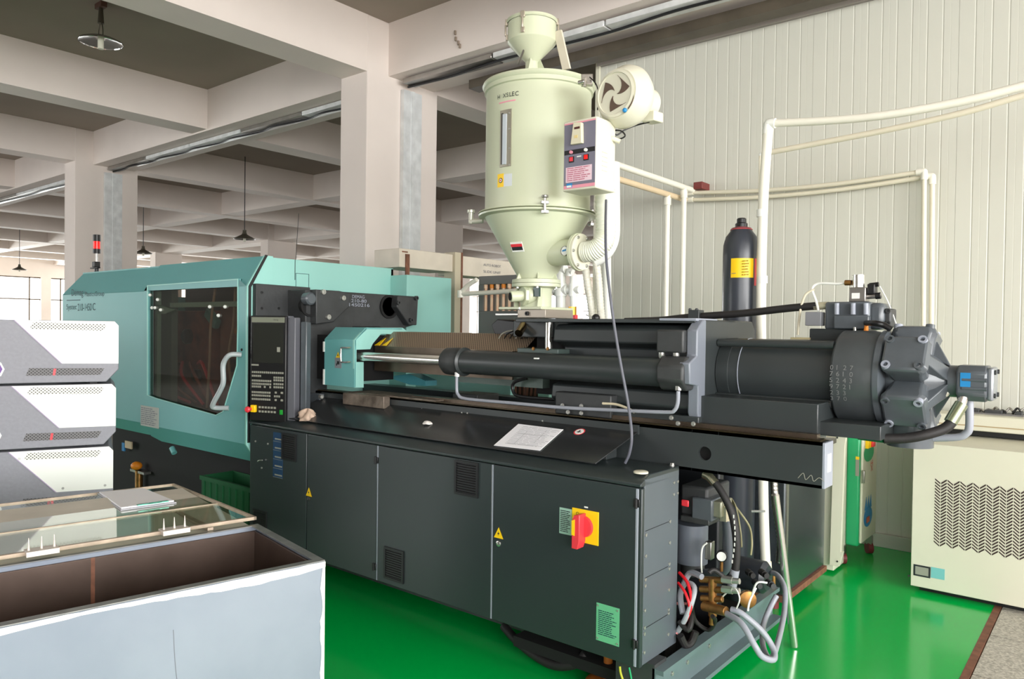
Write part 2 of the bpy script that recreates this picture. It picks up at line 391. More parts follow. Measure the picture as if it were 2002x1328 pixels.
winwall('wall_east', 'x', XE, YS, WY, 0.9, 4.1, 3.5)
winwall('wall_south', 'y', YS, 0.6, XE, 0.9, 4.1, 3.2)
winwall('wall_south_bay', 'y', YS, -18.5, -9, 0.9, 4.1, 3.2)  # unseen window bay, added to go with the south-west fill light
struct(MB().box(XW, -18.5, YS - .25, YS, 0, ZC).box(-9, 0.6, YS - .25, YS, 0, ZC).build('wall_south_solid', mat('grey_wall_paint', (128, 124, 118), .8)))
winwall('wall_west', 'x', XW, YS, YN, 0.9, 3.6, 3.6)
winwall('wall_north', 'y', YN, XW, XE, 0.9, 3.6, 3.6)
struct(MB().box(XE, XE + 0.2, WY, YN, 0, ZC).build('wall_far_east', paintw))
# ================================================================== INJECTION MOULDING MACHINE
mach = thing('injection_molding_machine', 'long teal and dark grey injection moulding machine standing on the green floor', 'machine', (-3.6, 3.3, 0.0))
YF, XR, XL = 2.63, -1.48, -4.29
cab = B('cabinet_body', dark_cab, mach, XL, XR, 2.656, 2.96, 0.25, 0.985)
# top of the cabinet with sloped front lip
MB().prism([V(XL, YF, 0.972), V(XL, YF, 0.985), V(XL, 2.70, 1.015), V(XL, 2.96, 1.015), V(XL, 2.96, 0.972)], (XR - XL + 0.004, 0, 0)).build('cabinet_top', dark_cab, mach, bevel=0.003)
xs = [P(q, 980, y=YF).x for q in (488, 599, 737.5, 962.5, 1257)]
doors = []
for i in range(4):
    a, b_ = xs[i] + (0.004 if i else 0), xs[i + 1] - 0.004
    dz0, dz1 = 0.25, 0.968
    doors.append(B('cabinet_door', dark_cab, mach, a, b_, YF, YF + 0.024, dz0, dz1, 0.004))
# bright door edge strips
for i in (2, 3):
    B('door_seal', edge_grey, mach, xs[i] - 0.0035, xs[i] + 0.0035, YF + 0.001, YF + 0.02, 0.252, 0.966)
B('door_edge', edge_grey, mach, XR - 0.018, XR - 0.004, YF - 0.002, YF + 0.022, 0.252, 0.966, 0.003)
def hinge(x, z): 
    MB().box(x - 0.014, x + 0.014, YF - 0.006, YF + 0.01, z - 0.016, z + 0.016).cyl(V(x, YF - 0.008, z - 0.02), V(x, YF - 0.008, z + 0.02), 0.006, n=10).build('hinge', black, mach, bevel=0.002)
for px, py in ((736, 900), (732, 1108)): q = P(px, py, y=YF); hinge(q.x, q.z)
for px, py in ((1261, 987), (1256, 1264)): q = P(px, py, y=YF); hinge(XR - 0.012, q.z)
def grille(px0, py0, px1, py1, door, lit=False):
    x0, x1, z0, z1 = RY(px0, py0, px1, py1, YF)
    g = MB().ring([V(x0, YF, z0), V(x1, YF, z0), V(x1, YF, z1), V(x0, YF, z1)], [V(x0 + .012, YF, z0 + .012), V(x1 - .012, YF, z0 + .012), V(x1 - .012, YF, z1 - .012), V(x0 + .012, YF, z1 - .012)], (0, -0.008, 0))
    g.box(x0 + .01, x1 - .01, YF - .003, YF - .001, z0 + .01, z1 - .01)
    o = g.build('vent_grille', black, door, bevel=0)
    s = MB(); n = int((z1 - z0 - .03) / 0.011)
    for k in range(n):
        z = z0 + .018 + k * (z1 - z0 - .036) / max(1, n - 1)
        s.obox(V(x0 + .013, YF - .007, z - .003), V(x1 - x0 - .026, 0, 0), V(0, .004, .003), V(0, 0, .0022))
    s.build('louvre_slats', black, door, kind='stuff')
grille(552, 848, 580, 901, doors[0]); grille(496, 998, 522, 1040, doors[0])
grille(890, 902, 936, 970, doors[2]); grille(752, 1073, 790, 1136, doors[2])
for px, py in ((500, 863), (524, 868), (512, 915)):
    socket(doors[0], P(px, py, y=YF), NYm, 0.006, 0.004, zinc, 'screw')
q = P(511, 901, y=YF); MB().tube([q + V(-.02, -.012, -.006), q + V(0, -.016, .003), q + V(.03, -.012, .008)], 0.004, 8).build('latch_lever', zinc, doors[0])
# blue instruction strip with five pictogram fields
x0, x1, z0, z1 = RY(534, 846, 553, 934, YF)
B('instruction_label', navy, doors[0], x0, x1, YF - 0.001, YF, z0, z1)
for k in range(5):
    zz = z0 + (z1 - z0) * (k + 0.2) / 5
    MB().box(x0 + .02, x1 - .006, YF - .002, YF - .001, zz, zz + .008).box(x0 + .002, x1 - .002, YF - .002, YF - .001, zz - .012, zz - .0105).build('pictogram', keygrey, doors[0])
warn(doors[1], YF - 0.001, 604, 962, 0.055); warn(doors[3], YF - 0.001, 975, 1042, 0.055)
for (px, py, dd) in ((604, 976, doors[1]), (975, 1063, doors[3])):
    q = P(px, py, y=YF)
    MB().lathe([(0.013, 0), (0.013, 0.004), (0.010, 0.006), (0.004, 0.006), (0.003, 0.003)], q, NYm, 20).build('door_lock', chrome if dd is doors[3] else cast, dd)
# main switch
sw = doors[3]
x0, x1, z0, z1 = RY(1119, 997, 1171, 1062, YF)
cx, cz = (x0 + x1) / 2, (z0 + z1) / 2; yy = YF - 0.003
B('switch_plate', yellow, sw, x0, x1, YF - 0.004, YF, z0, z1, 0.001)
MB().lathe([(0.045, 0), (0.043, 0.012), (0.03, 0.014)], V(cx - .004, YF - .004, cz), NYm, 32).build('rotary_base', red, sw)
MB().prism([V(cx - .034, yy, cz + .03), V(cx - .024, yy, cz + .052), V(cx + .004, yy, cz + .058), V(cx + .004, yy, cz - .058), V(cx - .006, yy, cz - .088), V(cx - .034, yy, cz - .088)], (0, -0.05, 0)).build('switch_handle', red, sw, bevel=0.003)
MB().prism([V(cx - .032, yy - .0505, cz - .03), V(cx - .032, yy - .0505, cz + .03), V(cx - .018, yy - .0505, cz + .035), V(cx - .018, yy - .0505, cz - .032)], (0, -0.003, 0)).build('handle_insert', yellow, sw)
text('switch_marking', 'O', inkb, sw, V(cx - .045, YF - .004, z1 - .028), UX, UZ, height=.014)
text('switch_marking', 'I', inkb, sw, V(cx + .0, YF - .004, z1 - .028), UX, UZ, height=.014)
x0, x1, z0, z1 = RY(1094, 994, 1118, 1045, YF)
B('instruction_label', mat('pale_green_label', (150, 185, 170), 0.5), sw, x0, x1, YF - .0015, YF, z0, z1)
fakelines('label_print', inkb, sw, V(x0 + .005, YF - .0015, z0 + .008), UX, UZ, x1 - x0 - .01, z1 - z0 - .016, 12, seed=4, word=.4)
x0, x1, z0, z1 = RY(1166, 1184, 1211, 1258, YF)
B('rating_plate', greenl, sw, x0, x1, YF - .002, YF, z0, z1)
fakelines('label_print', inkt, sw, V(x0 + .01, YF - .002, z0 + .025), UX, UZ, x1 - x0 - .02, z1 - z0 - .05, 13, seed=5, word=.2)
for a in (x0 + .008, x1 - .008):
    for b_ in (z0 + .01, z1 - .01): socket(sw, V(a, YF - .002, b_), NYm, 0.004, 0.003, zinc, 'screw')
q = P(1146, 992, y=YF); B('small_label', white, sw, q.x - .009, q.x + .009, YF - .001, YF, q.z - .003, q.z + .003)
# cabinet end face (towards +X)
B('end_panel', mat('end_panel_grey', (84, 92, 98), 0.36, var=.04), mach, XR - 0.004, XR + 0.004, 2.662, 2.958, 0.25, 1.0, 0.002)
for z in (0.79, 0.60, 0.395):
    B('end_panel_seam', void, mach, XR + .0035, XR + .0055, 2.672, 2.87, z, z + 0.002)
for (y_, zz) in [(2.675, (.30, .40, .375, .47, .57, .595, .69, .775)), (2.88, (.31, .40, .415, .50, .59, .61, .70, .79))]:
    for z in zz: socket(mach, V(XR + .004, y_, z), NX, 0.007, 0.004, zinc, 'screw')
for y_ in (2.91, 2.945):
    for z in (0.90, 0.95): socket(mach, V(XR + .004, y_, z), NX, 0.006, 0.004, zinc, 'screw')
MB().lathe([(0.03, 0), (0.03, 0.006), (0.024, 0.009)], V(*P(1253, 925, z=1.015)), UZ, 28).build('cap_plug', creamw, mach)
bolt(mach, V(XR - .02, 2.94, 1.015), UZ, .009, .012)
B('junction_block', dark, mach, -1.93, -1.78, 2.86, 2.95, 1.015, 1.085, 0.006)
# underside frame, feet
B('rear_body', void, mach, -6.9, -2.25, 2.98, 3.95, 0.12, 0.99)
MB().box(-4.2, -1.55, 3.0, 3.10, 0.05, 0.25).box(-7.0, -1.9, 3.85, 3.95, 0.05, 0.25).build('base_beam', cast, mach)
MB().box(-7.0, -4.3, 2.95, 3.95, 0.06, 0.72).build('clamp_bed', void, mach)
for x_ in (-6.7, -5.4, -4.2, -3.0, -1.75):
    MB().lathe([(0.09, 0), (0.10, 0.015), (0.10, 0.035), (0.07, 0.05)], V(x_, 2.85 if x_ == -1.75 else 3.2, 0), UZ, 28).cyl(V(x_, 2.85 if x_ == -1.75 else 3.2, .05), V(x_, 2.85 if x_ == -1.75 else 3.2, .25), .02).build('leveling_foot', mat('amber_rubber', (170, 95, 30), .5) if x_ == -1.75 else cast, mach)
# beam running into the depth at the right end of the base
MB().prism([V(-1.45, 2.70, .235), V(-1.40, 2.70, .235), V(-1.40, 2.70, .215), V(-1.435, 2.70, .215), V(-1.435, 2.70, .085), V(-1.385, 2.70, .085), V(-1.385, 2.70, .065), V(-1.45, 2.70, .065)], (0, 1.30, 0)).build('base_channel', mat('base_channel_grey', (96, 112, 116), .38, var=.08), mach)
B('end_crossbeam', cast, mach, -1.62, -1.44, 2.70, 2.80, 0.065, 0.25)
for y_ in (2.84, 2.98, 3.2):
    socket(mach, V(-1.435, y_, .17), NX, .009, .006, zinc, 'screw')
B('sump_tray', void, mach, -2.25, -1.46, 2.8, 3.95, 0.07, 0.12)
# bed rails
def bedrail(y0, y1):
    return MB().box(XL, -0.886, y0, y1, 1.0, 1.176).box(XL, -0.886, y0, y1 + 0.0, 1.165, 1.178)
b = MB(); x_h = P(1378, 887, y=2.97).x; z_h = P(1378, 887, y=2.97).z
# web with the round hole: two blocks and a ring
b.box(XL, x_h - .06, 2.97, 2.985, 1.0, 1.176).box(x_h + .06, -0.886, 2.97, 2.985, 1.0, 1.176)
n = 32; out = []; inn = []
zc = 1.088
for i in range(n):
    t = 2 * math.pi * i / n; c, s = math.cos(t), math.sin(t); k = 1 / max(abs(c) / .06, abs(s) / .088)
    out.append(V(x_h + c * k, 2.97, zc + s * k)); inn.append(V(x_h + .029 * c, 2.97, z_h + .029 * s))
b.ring(out, inn, (0, .015, 0))
b.box(XL, -0.886, 2.97, 3.07, 1.164, 1.176).box(XL, -0.886, 2.97, 3.07, 1.0, 1.012)
b.build('bed_rail', dark, mach)
B('hole_backing', void, mach, x_h - .05, x_h + .05, 3.0, 3.01, 1.02, 1.15)
B('bed_end_cap', edge_grey, mach, -0.888, -0.876, 2.97, 3.07, 1.0, 1.176, 0.002)
B('paper_label', white, mach, -0.876, -0.874, 3.0, 3.04, 1.06, 1.13)
q = P(1560, 935, y=2.97)
MB().tube([q, q + V(.02, -.001, .022), q + V(.03, -.001, -.002), q + V(.05, -.001, .018), q + V(.06, -.001, -.004), q + V(.08, -.001, .012), q + V(.1, -.001, 0)], .0012, 5).build('chalk_mark', keygrey, mach)
MB().box(XL, -1.25, 3.55, 3.66, 1.0, 1.176).build('bed_rail', dark, mach)
MB().box(XL, -2.9, 3.07, 3.55, 1.03, 1.05).box(-2.0, -1.0, 3.07, 3.55, 1.10, 1.12).build('bed_floor', mat('oily_bed', (40, 34, 24), .25, .3, var=.3), mach)
B('oily_ledge', mat('oily_steel_ledge', (62, 54, 36), .28, .5, var=.35, scale=6), mach, -4.1, -0.9, 2.985, 3.06, 1.176, 1.182)
# sloped drip shelf
S0, S1 = (2.705, 1.022), (2.965, 1.14)
def shelf_pt(px, py):
    n_ = V(0, -(S1[1] - S0[1]), (S1[0] - S0[0])).normalized(); o = V(0, S0[0], S0[1] + .004)
    r = P(px, py, d=1) - V(0, 0, CAMH); t = (o - V(0, 0, CAMH)).dot(n_) / r.dot(n_); return V(0, 0, CAMH) + r * t
sa = shelf_pt(1166, 905).x; sb = shelf_pt(1222, 850).x
MB().prism([V(-3.98, S0[0], S0[1]), V(sa, S0[0], S0[1]), V(sa + .06, S1[0], S1[1]), V(-3.98, S1[0], S1[1])], (0, -.002, .005)).build('sloped_shelf', mat('shelf_black', (44, 46, 47), .22, var=.12, scale=2.5), mach, bevel=.001)
B('shelf_back_lip', dark, mach, -3.98, sa + .06, 2.955, 2.969, 1.13, 1.172)
for px, py in ((752, 795), (825, 800), (825, 807), (903, 807), (914, 808), (903, 815), (914, 816), (1061, 823), (1061, 830)):
    socket(mach, P(px, py, y=2.953), NYm, .004, .003, zinc, 'rivet')
q = shelf_pt(1133, 845); e1 = (shelf_pt(1143, 846) - shelf_pt(1123, 844)).normalized(); nn = V(0, -(S1[1] - S0[1]), (S1[0] - S0[0])).normalized(); e2 = nn.cross(V(1, 0, 0))
MB().cyl(q, q + nn * .002, .028, n=28).build('prohibition_sign', red, mach)
MB().cyl(q + nn * .002, q + nn * .003, .022, n=28).build('sign_face', white, mach)
MB().obox(q + nn * .003 + V(-.012, 0, 0) - V(0, e2.y, e2.z) * .006, V(.024, 0, 0), V(0, e2.y, e2.z) * .004, nn * .001).obox(q + nn * .003 + V(-.004, 0, 0) - V(0, e2.y, e2.z) * .01, V(.006, 0, 0), V(0, e2.y, e2.z) * .02, nn * .001).build('sign_symbol', inkb, mach)
q = shelf_pt(1192, 852)
MB().obox(q - V(.025, 0, 0), V(.05, 0, 0), V(0, nn.z, -nn.y) * .04, nn * .0015).build('small_label', mat('label_blue_grey', (150, 165, 190), .5), mach)
# ------------------------------------------------------------------ clamp guard (teal)
gx0 = P(122, 600, y=2.635).x; gx1 = -4.30
PR = [(2.62, .84), (2.62, 1.84), (2.74, 2.035), (3.84, 2.035), (3.84, .80), (2.76, .72), (2.70, .72)]
dxl = P(281, 700, y=2.62).x
T = 0.03
def sheet(name, a, b_, x0, x1, th=T, m=teal, **k):
    a, b_ = Vector(a), Vector(b_); d = (b_ - a).normalized(); n_ = V(0, d.z, -d.y) * -1  # inward
    return MB().prism([V(x0, a.y, a.z), V(x0, b_.y, b_.z), V(x0, b_.y, b_.z) + V(0, th, 0), V(x0, a.y, a.z) + V(0, th, 0)], (x1 - x0, 0, 0)).build(name, m, mach, **k)
gl = gx0 + 0.12
# fixed guard left of the door
MB().box(gx0, dxl, 2.635, 2.665, .84, 1.84).build('guard_front_panel', teal, mach, bevel=.004)
MB().prism([V(gx0, 2.635, 1.84), V(gx0 + .16, 2.745, 2.025), V(dxl, 2.745, 2.025), V(dxl, 2.635, 1.84)], (0, .03, 0)).build('guard_chamfer', teal, mach)
MB().prism([V(gx0, 2.635, .84), V(gx0, 2.70, .745), V(dxl, 2.70, .745), V(dxl, 2.635, .84)], (0, .03, 0)).build('guard_skirt', teal, mach)
MB().box(gx0 + .15, gx1 - .03, 2.745, 2.79, 2.0, 2.035).build('guard_roof', teal, mach)
MB().box(gx0, gx0 + .02, 2.65, 3.84, .75, 1.86).build('guard_end', teal, mach)
MB().box(gx0, gx1, 3.82, 3.84, .75, 2.03).build('guard_back', teal, mach)
# sliding door with window
e = 2.62
dx1 = -4.305
win = [(288, 558), (466, 545), (466, 640), (464, 715), (437, 806), (423, 813), (303, 779), (288, 773)]
wi = [P(a, b_, y=e) for a, b_ in win]
zc_ = [w_.z for w_ in wi]
outer = [V(dxl, e, 1.84), V(dx1, e, 1.84), V(dx1, e, 1.6), V(dx1, e, 1.35), V(dx1, e, .9), V(dx1, e, .84), V(-5.0, e, .84), V(dxl, e, .84)]
door = MB().ring(outer, wi, (0, .04, 0)).prism([V(dxl, e, 1.84), V(dx1, e, 1.84), V(dx1, 2.74, 2.04), V(dxl, 2.74, 2.04)], (0, .03, 0)).prism([V(dxl, e, .84), V(dx1, e, .84), V(dx1, 2.70, .715), V(dxl + .12, 2.70, .715), V(dxl, 2.68, .745)], (0, .03, 0)).build('sliding_door', teal, mach)
MB().ring([w_ + V(0, -.004, 0) for w_ in wi], [w_ * .985 + (sum(wi, V(0, 0, 0)) / 8) * .015 + V(0, -.004, 0) for w_ in wi], (0, .006, 0)).build('window_seal', teal_lit, door)
MB().prism([w_ + V(0, .018, 0) for w_ in wi], (0, .008, 0)).build('window_pane', smoked, door)
# door leading edge, pale strip and black seal
MB().prism([V(dx1, e - .004, .84), V(dx1, e - .004, 1.84), V(dx1, 2.737, 2.043), V(dx1, 2.80, 2.043), V(dx1, 2.80, .73), V(dx1, 2.70, .715)], (.014, 0, 0)).build('door_leading_edge', teal_lit, door)
MB().prism([V(dx1 + .012, e + .004, .85), V(dx1 + .012, e + .004, 1.842), V(dx1 + .012, 2.742, 2.048), V(dx1 + .012, 2.757, 2.045), V(dx1 + .012, e + .02, 1.835), V(dx1 + .012, e + .02, .85)], (.010, 0, 0)).build('rubber_seal', black, door)
# pull handle
h = [P(472, 694, y=e), P(466, 694, y=e) + V(0, -.06, 0), P(458, 712, y=e) + V(0, -.075, 0), P(458, 745, y=e) + V(0, -.075, 0), P(452, 762, y=e) + V(0, -.075, 0), P(438, 788, y=e) + V(0, -.075, 0), P(436, 796, y=e) + V(0, -.06, 0), P(448, 798, y=e)]
MB().tube(h, .016, 12).build('pull_handle', mat('handle_grey', (170, 178, 180), .35), door)
socket(door, P(473, 684, y=e), NYm, .009, .004, black, 'key_lock')
# corner clips on the window
for px, py in ((293, 577), (308, 586), (297, 602), (303, 602), (314, 606), (410, 600), (440, 600), (427, 617)):
    MB().ball(P(px, py, y=e + .012), .012, 10).build('pane_clip', white, door)
# lettering
text('maker_lettering', 'Demag', inkt, mach, P(140, 583, y=2.635), UX, UZ, width=(P(163, 583, y=2.635) - P(140, 583, y=2.635)).length, height=.075)
text('maker_lettering', 'PlasticsGroup', inkt, mach, P(166, 582.5, y=2.635), UX, UZ, width=(P(204, 582, y=2.635) - P(166, 583, y=2.635)).length, height=.05)
for s_, a_, b_ in (('Systec', 130, 150), ('210-1450', 152, 179), ('C', 181, 187)):
    text('model_lettering', s_, inkt, mach, P(a_, 608.5 - (a_ - 130) * .03, y=2.635), UX, UZ, width=(P(b_, 606, y=2.635) - P(a_, 606, y=2.635)).length, height=.06)
a = P(131, 587.5, y=2.635); b2 = P(157, 587, y=2.635); B('lettering_underline', inkt, mach, a.x, b2.x, 2.632, 2.635, a.z - .003, a.z + .003)
x0, x1, z0, z1 = RY(276, 795, 311, 835, 2.62)
B('safety_notice', mat('notice_grey', (170, 172, 165), .6), door, x0, x1, 2.616, 2.619, z0, z1)
fakelines('notice_print', ink, door, V(x0 + .01, 2.616, z0 + .01), UX, UZ, x1 - x0 - .02, z1 - z0 - .02, 9, seed=9)
# inside of the clamp
MB().box(gx0 + .3, -4.5, 3.6, 3.7, .8, 2.0).build('inner_wall', mat('inner_dark', (34, 30, 28), .7), mach)
for z_ in (1.05, 1.62): MB().cyl(V(-7, 3.2, z_), V(-4.3, 3.2, z_), .05).build('tie_bar', steel, mach)
MB().box(-5.95, -5.35, 2.95, 3.5, .95, 1.7).build('mould_half', terr, mach, bevel=.01)
MB().box(-5.2, -4.75, 2.95, 3.5, .9, 1.75).build('mould_half', mat('mould_brown', (126, 80, 60), .5, .3, var=.3), mach, bevel=.01)
a, c = P(332, 598, y=2.70), P(466, 596, y=2.70); MB().box(a.x, c.x + .1, 2.70, 2.73, a.z - .012, a.z + .022).build('inner_rail', teal_lit, mach)
a, c = P(305, 612, y=2.68), P(342, 606, y=2.68); MB().prism([a, P(306, 596, y=2.68), P(325, 601, y=2.68), c, P(322, 614, y=2.68)], (0, .03, 0)).build('inner_bracket', teal_lit, mach)
a, c = P(303, 700, y=2.69), P(307, 700, y=2.69); MB().box(a.x, c.x, 2.69, 2.72, .93, 1.84).build('inner_post', teal_lit, mach)
for x_, z_, r_ in ((-5.65, 1.5, .06), (-5.5, 1.2, .05), (-5.8, 1.25, .04), (-5.0, 1.3, .05), (-4.9, 1.55, .035)):
    MB().lathe([(r_, 0), (r_, .03), (r_ * .6, .05)], V(x_, 2.95, z_), NYm, 16).build('mould_port', brownm if r_ > .04 else brass, mach)
for k in range(5):
    MB().tube([V(-5.9 + k * .12, 2.9, 1.3), V(-5.8 + k * .15, 2.82, 1.1 + .05 * k), V(-5.5 + k * .1, 2.88, 1.0)], .012, 8).build('water_hose', terr if k % 2 else redhose, mach)
MB().box(gx0 + .4, dxl + .16, 2.75, 2.8, .9, 1.9).build('inner_post', mat('inner_grey_teal', (110, 140, 138), .5), mach)
for x_, xx in ((-4.95, -.12), (-4.70, 0.02), (-4.58, .05)):
    MB().tube([V(x_, 2.78, 1.92), V(x_ + xx * .3, 2.76, 1.6), V(x_ - .05, 2.76, 1.35), V(x_ + xx, 2.78, 1.0)], .009, 8).build('air_hose', mat('inner_hose', (190, 170, 150), .5) if 'inner_hose' not in MATS else MATS['inner_hose'], mach)
MB().cyl(V(-5.6, 2.8, .96), V(-4.75, 2.8, .94), .03).build('ejector_rod', brownm, mach)
MB().obox(V(-5.35, 2.9, 1.66), V(.14, 0, -.1), V(0, .05, 0), V(.04, 0, .06)).build('grip_arm', teal, mach, bevel=.01)
# beacon on the roof
q = P(189, 520, y=2.95); rz = 2.035
for k, (h0, h1, m_, r_) in enumerate(((0, .012, black, .05), (.012, .06, black, .02), (.06, .20, steel, .010), (.20, .24, black, .032), (.24, .31, reddk, .029), (.31, .37, black, .032))):
    MB().cyl(V(q.x, 2.95, rz + h0), V(q.x, 2.95, rz + h1), r_, n=20).build(('beacon_base', 'beacon_socket', 'beacon_stem', 'beacon_body', 'beacon_lens', 'beacon_cap')[k], m_, mach)
MB().obox(V(q.x - .10, 2.93, rz + .06), V(.16, 0, 0), V(0, .03, 0), V(0, 0, .012)).obox(V(q.x - .03, 2.92, rz + .072), V(.06, 0, 0), V(0, .05, 0), V(0, 0, .05)).build('beacon_bracket', black, mach, bevel=.004)
# guard end face behind the platen
MB().box(-4.33, -4.30, 2.74, 3.84, .8, 2.035).build('guard_end_panel', teal_lit, mach)
MB().prism([V(-4.30, 2.64, .99), V(-4.30, 2.64, 1.84), V(-4.30, 2.74, 2.02), V(-4.30, 2.76, .99)], (-.03, 0, 0)).build('guard_end_panel', teal_lit, mach)
for px in (576,): 
    y_ = P(px, 560, x=-4.30).y; B('panel_joint', void, mach, -4.3, -4.2985, y_, y_ + .004, 1.9, 2.035)
y0_, y1_, z0_, z1_ = RX(578, 535, 604, 562, -4.30)
MB().ring([V(-4.3, y0_, z0_), V(-4.3, y1_, z0_), V(-4.3, y1_, z1_), V(-4.3, y0_, z1_)], [V(-4.3, y0_ + .003, z0_), V(-4.3, y1_ - .003, z0_), V(-4.3, y1_ - .003, z1_ - .003), V(-4.3, y0_ + .003, z1_ - .003)], (.0015, 0, 0)).build('cutout_line', inkt, mach)
# rear guard (steps towards the injection side)
ry0 = P(795, 600, x=-4.12).y; ry1 = P(882, 600, x=-4.12).y; rzt = P(840, 541, x=-4.12).z
MB().box(-4.30, -4.12, ry0, ry1, .95, rzt).build('rear_guard', teal_lit, mach, bevel=.003)
MB().box(-4.12, -3.2, ry0 + .10, ry0 + .14, 1.05, 1.32).build('rear_skirt', teal_lit, mach)
# ------------------------------------------------------------------ fixed platen
PXf = -4.06
zt = P(545, 557, x=-4.25).z
MB().prism([V(-4.30, 2.655, 1.0), V(-4.30, 2.655, zt), V(-4.30, 3.06, zt - .005), V(-4.30, 3.06, 1.0)], (.05, 0, 0)).build('platen_side_plate', cast, mach, bevel=.004)
for px, py in ((512, 572), (512, 603), (545, 603), (568, 604), (590, 605)):
    socket(mach, P(px, py, x=-4.25), NX, .009, .003, black, 'bolt')
def polyX(pts, x): return [P(a, b_, x=x) for a, b_ in pts]
MB().prism(polyX([(597, 566), (815, 580), (815, 634), (795, 640), (770, 652), (742, 640), (690, 640), (640, 700), (640, 790), (690, 800), (690, 830), (597, 828)], PXf), (-.2, 0, 0)).build('fixed_platen', cast, mach, bevel=.006)
MB().prism(polyX([(618, 566), (664, 569), (684, 574), (683, 600), (652, 630), (618, 634)], -4.0), (-.1, 0, 0)).build('tie_bar_block', cast, mach, bevel=.006)
MB().prism(polyX([(778, 578), (818, 582), (815, 636), (800, 636), (776, 600)], -4.0), (-.1, 0, 0)).build('tie_bar_block', cast, mach, bevel=.006)
MB().prism(polyX([(626, 770), (690, 772), (690, 790), (640, 832), (622, 832)], -3.95), (-.15, 0, 0)).build('tie_bar_block', cast2, mach, bevel=.006)
for (px, py, r_) in ((605, 598, .07), (760, 600, .085)):
    q = P(px, py, x=PXf); MB().lathe([(r_, 0), (r_, .012), (r_ * .8, .012), (r_ * .7, -.05), (.002, -.05)], q, NX, 28).build('tie_bar_bore', void, mach)
q = P(608, 578, x=-4.0); MB().lathe([(.04, 0), (.04, .05), (.03, .06)], q + V(-.05, 0, -.02), NX, 24).build('tie_bar_nut', cast2, mach)
for px, py in ((630, 571), (669, 583), (640, 620), (777, 592), (812, 583), (802, 626)):
    socket(mach, P(px, py, x=-4.0), NX, .016, .02, zinc if px < 700 else cast)
for px, py in ((626, 776), (664, 786)): socket(mach, P(px, py, x=-3.95), NX, .014, .02, zinc)
for k, (tx, px, py, wpx) in enumerate((('DEMAG', 688, 583, 24), ('210-80', 686, 591, 30), ('1450216', 682, 599, 40))):
    a = P(px, py, x=PXf); b2 = P(px + wpx, py + 1, x=PXf)
    text('cast_lettering', tx, edge_grey, mach, a + V(.002, 0, 0), UY, UZ, width=(b2 - a).length, height=.022, bold=.01)
# nozzle guard
ngx, ngy = -3.62, 2.93
def NG(px, py): return P(px, py, x=ngx)
yA = ngy; zB = NG(693, 758).z; zC1 = NG(693, 665).z; zT = NG(750, 641).z; yB = NG(715, 641).y; yC = NG(787, 641).y
cs = [(693, 758), (693, 665), (715, 641), (787, 641), (807, 656), (800, 660), (774, 654), (745, 653), (729, 672), (724, 683), (697, 684), (697, 708), (711, 708), (711, 758)]
MB().prism([NG(*k) for k in cs], (-.015, 0, 0)).build('nozzle_guard', teal_lit, mach)
MB().prism([V(ngx, yA, zB), V(ngx, yA, zC1), V(ngx, yB, zT), V(ngx, yC, zT), V(ngx, yC, zT - .012), V(ngx, yB + .01, zT - .012), V(ngx, yA + .012, zC1), V(ngx, yA + .012, zB)], (P(634, 700, y=ngy).x - ngx, 0, 0)).build('nozzle_guard_shell', teal, mach, bevel=.002)
MB().box(-4.06, ngx - .06, yA + .05, yC - .02, zB + .03, zT - .05).build('guard_inner_block', void, mach)
hp = [P(686, 680, y=yA), P(671, 680, y=yA), P(671, 708, y=yA), P(686, 708, y=yA)]
MB().tube([hp[0], hp[0] + V(0, -.018, 0), hp[1] + V(.012, -.018, 0), hp[1] + V(0, -.018, -.012), hp[2] + V(0, -.018, .012), hp[2] + V(.012, -.018, 0), hp[3] + V(0, -.018, 0), hp[3]], .006, 8, 3).build('bow_handle', chrome, mach)
warn(mach, yA - .001, 661, 694, .04)
x0, x1, z0, z1 = RY(655, 699, 668, 720, yA); B('hazard_label', mat('hazard_grey', (130, 135, 140), .5), mach, x0, x1, yA - .002, yA, z0, z1)
q = P(661, 709, y=yA - .003); MB().box(q.x - .01, q.x + .012, q.y - .001, q.y, q.z - .012, q.z + .008).box(q.x - .018, q.x - .01, q.y - .001, q.y, q.z - .02, q.z - .006).build('hazard_symbol', inkb, mach)
for a, b2 in ((668, 688), (722, 752)):
    x0, x1, z0, z1 = RY(632, a, 635, b2, yA); B('white_strip', white, mach, x0, x1, yA - .003, yA, z0, z1)
# ------------------------------------------------------------------ injection unit
YI, ZI = 3.34, 1.415
# barrel and its perforated guard
bx0, bx1 = -3.66, -2.50
yf = 3.12
og = [(3.12, 1.30), (3.12, 1.475), (3.24, 1.565), (3.44, 1.565), (3.56, 1.475), (3.56, 1.30)]
MB().prism([V(bx0, 3.24, 1.565), V(bx0, 3.44, 1.565), V(bx0, 3.44, 1.553), V(bx0, 3.24, 1.553)], (bx1 - bx0 - .06, 0, 0)).build('guard_top_sheet', brownp, mach)
MB().prism([V(bx0, 3.12, 1.475), V(bx0, 3.24, 1.565), V(bx0, 3.25, 1.553), V(bx0, 3.13, 1.468)], (bx1 - bx0 + .02, 0, 0)).build('barrel_guard_slope', brownp, mach)
MB().prism([V(bx0, 3.12, 1.32), V(bx0, 3.12, 1.475), V(bx0, 3.13, 1.475), V(bx0, 3.13, 1.32)], (bx1 - bx0 - .04, 0, 0)).build('barrel_guard_front', brownm, mach)
MB().prism([V(bx0, 3.55, 1.34), V(bx0, 3.55, 1.475), V(bx0, 3.44, 1.565), V(bx0, 3.44, 1.55), V(bx0, 3.54, 1.47), V(bx0, 3.54, 1.34)], (bx1 - bx0 - .04, 0, 0)).build('barrel_guard_back', brownm, mach)
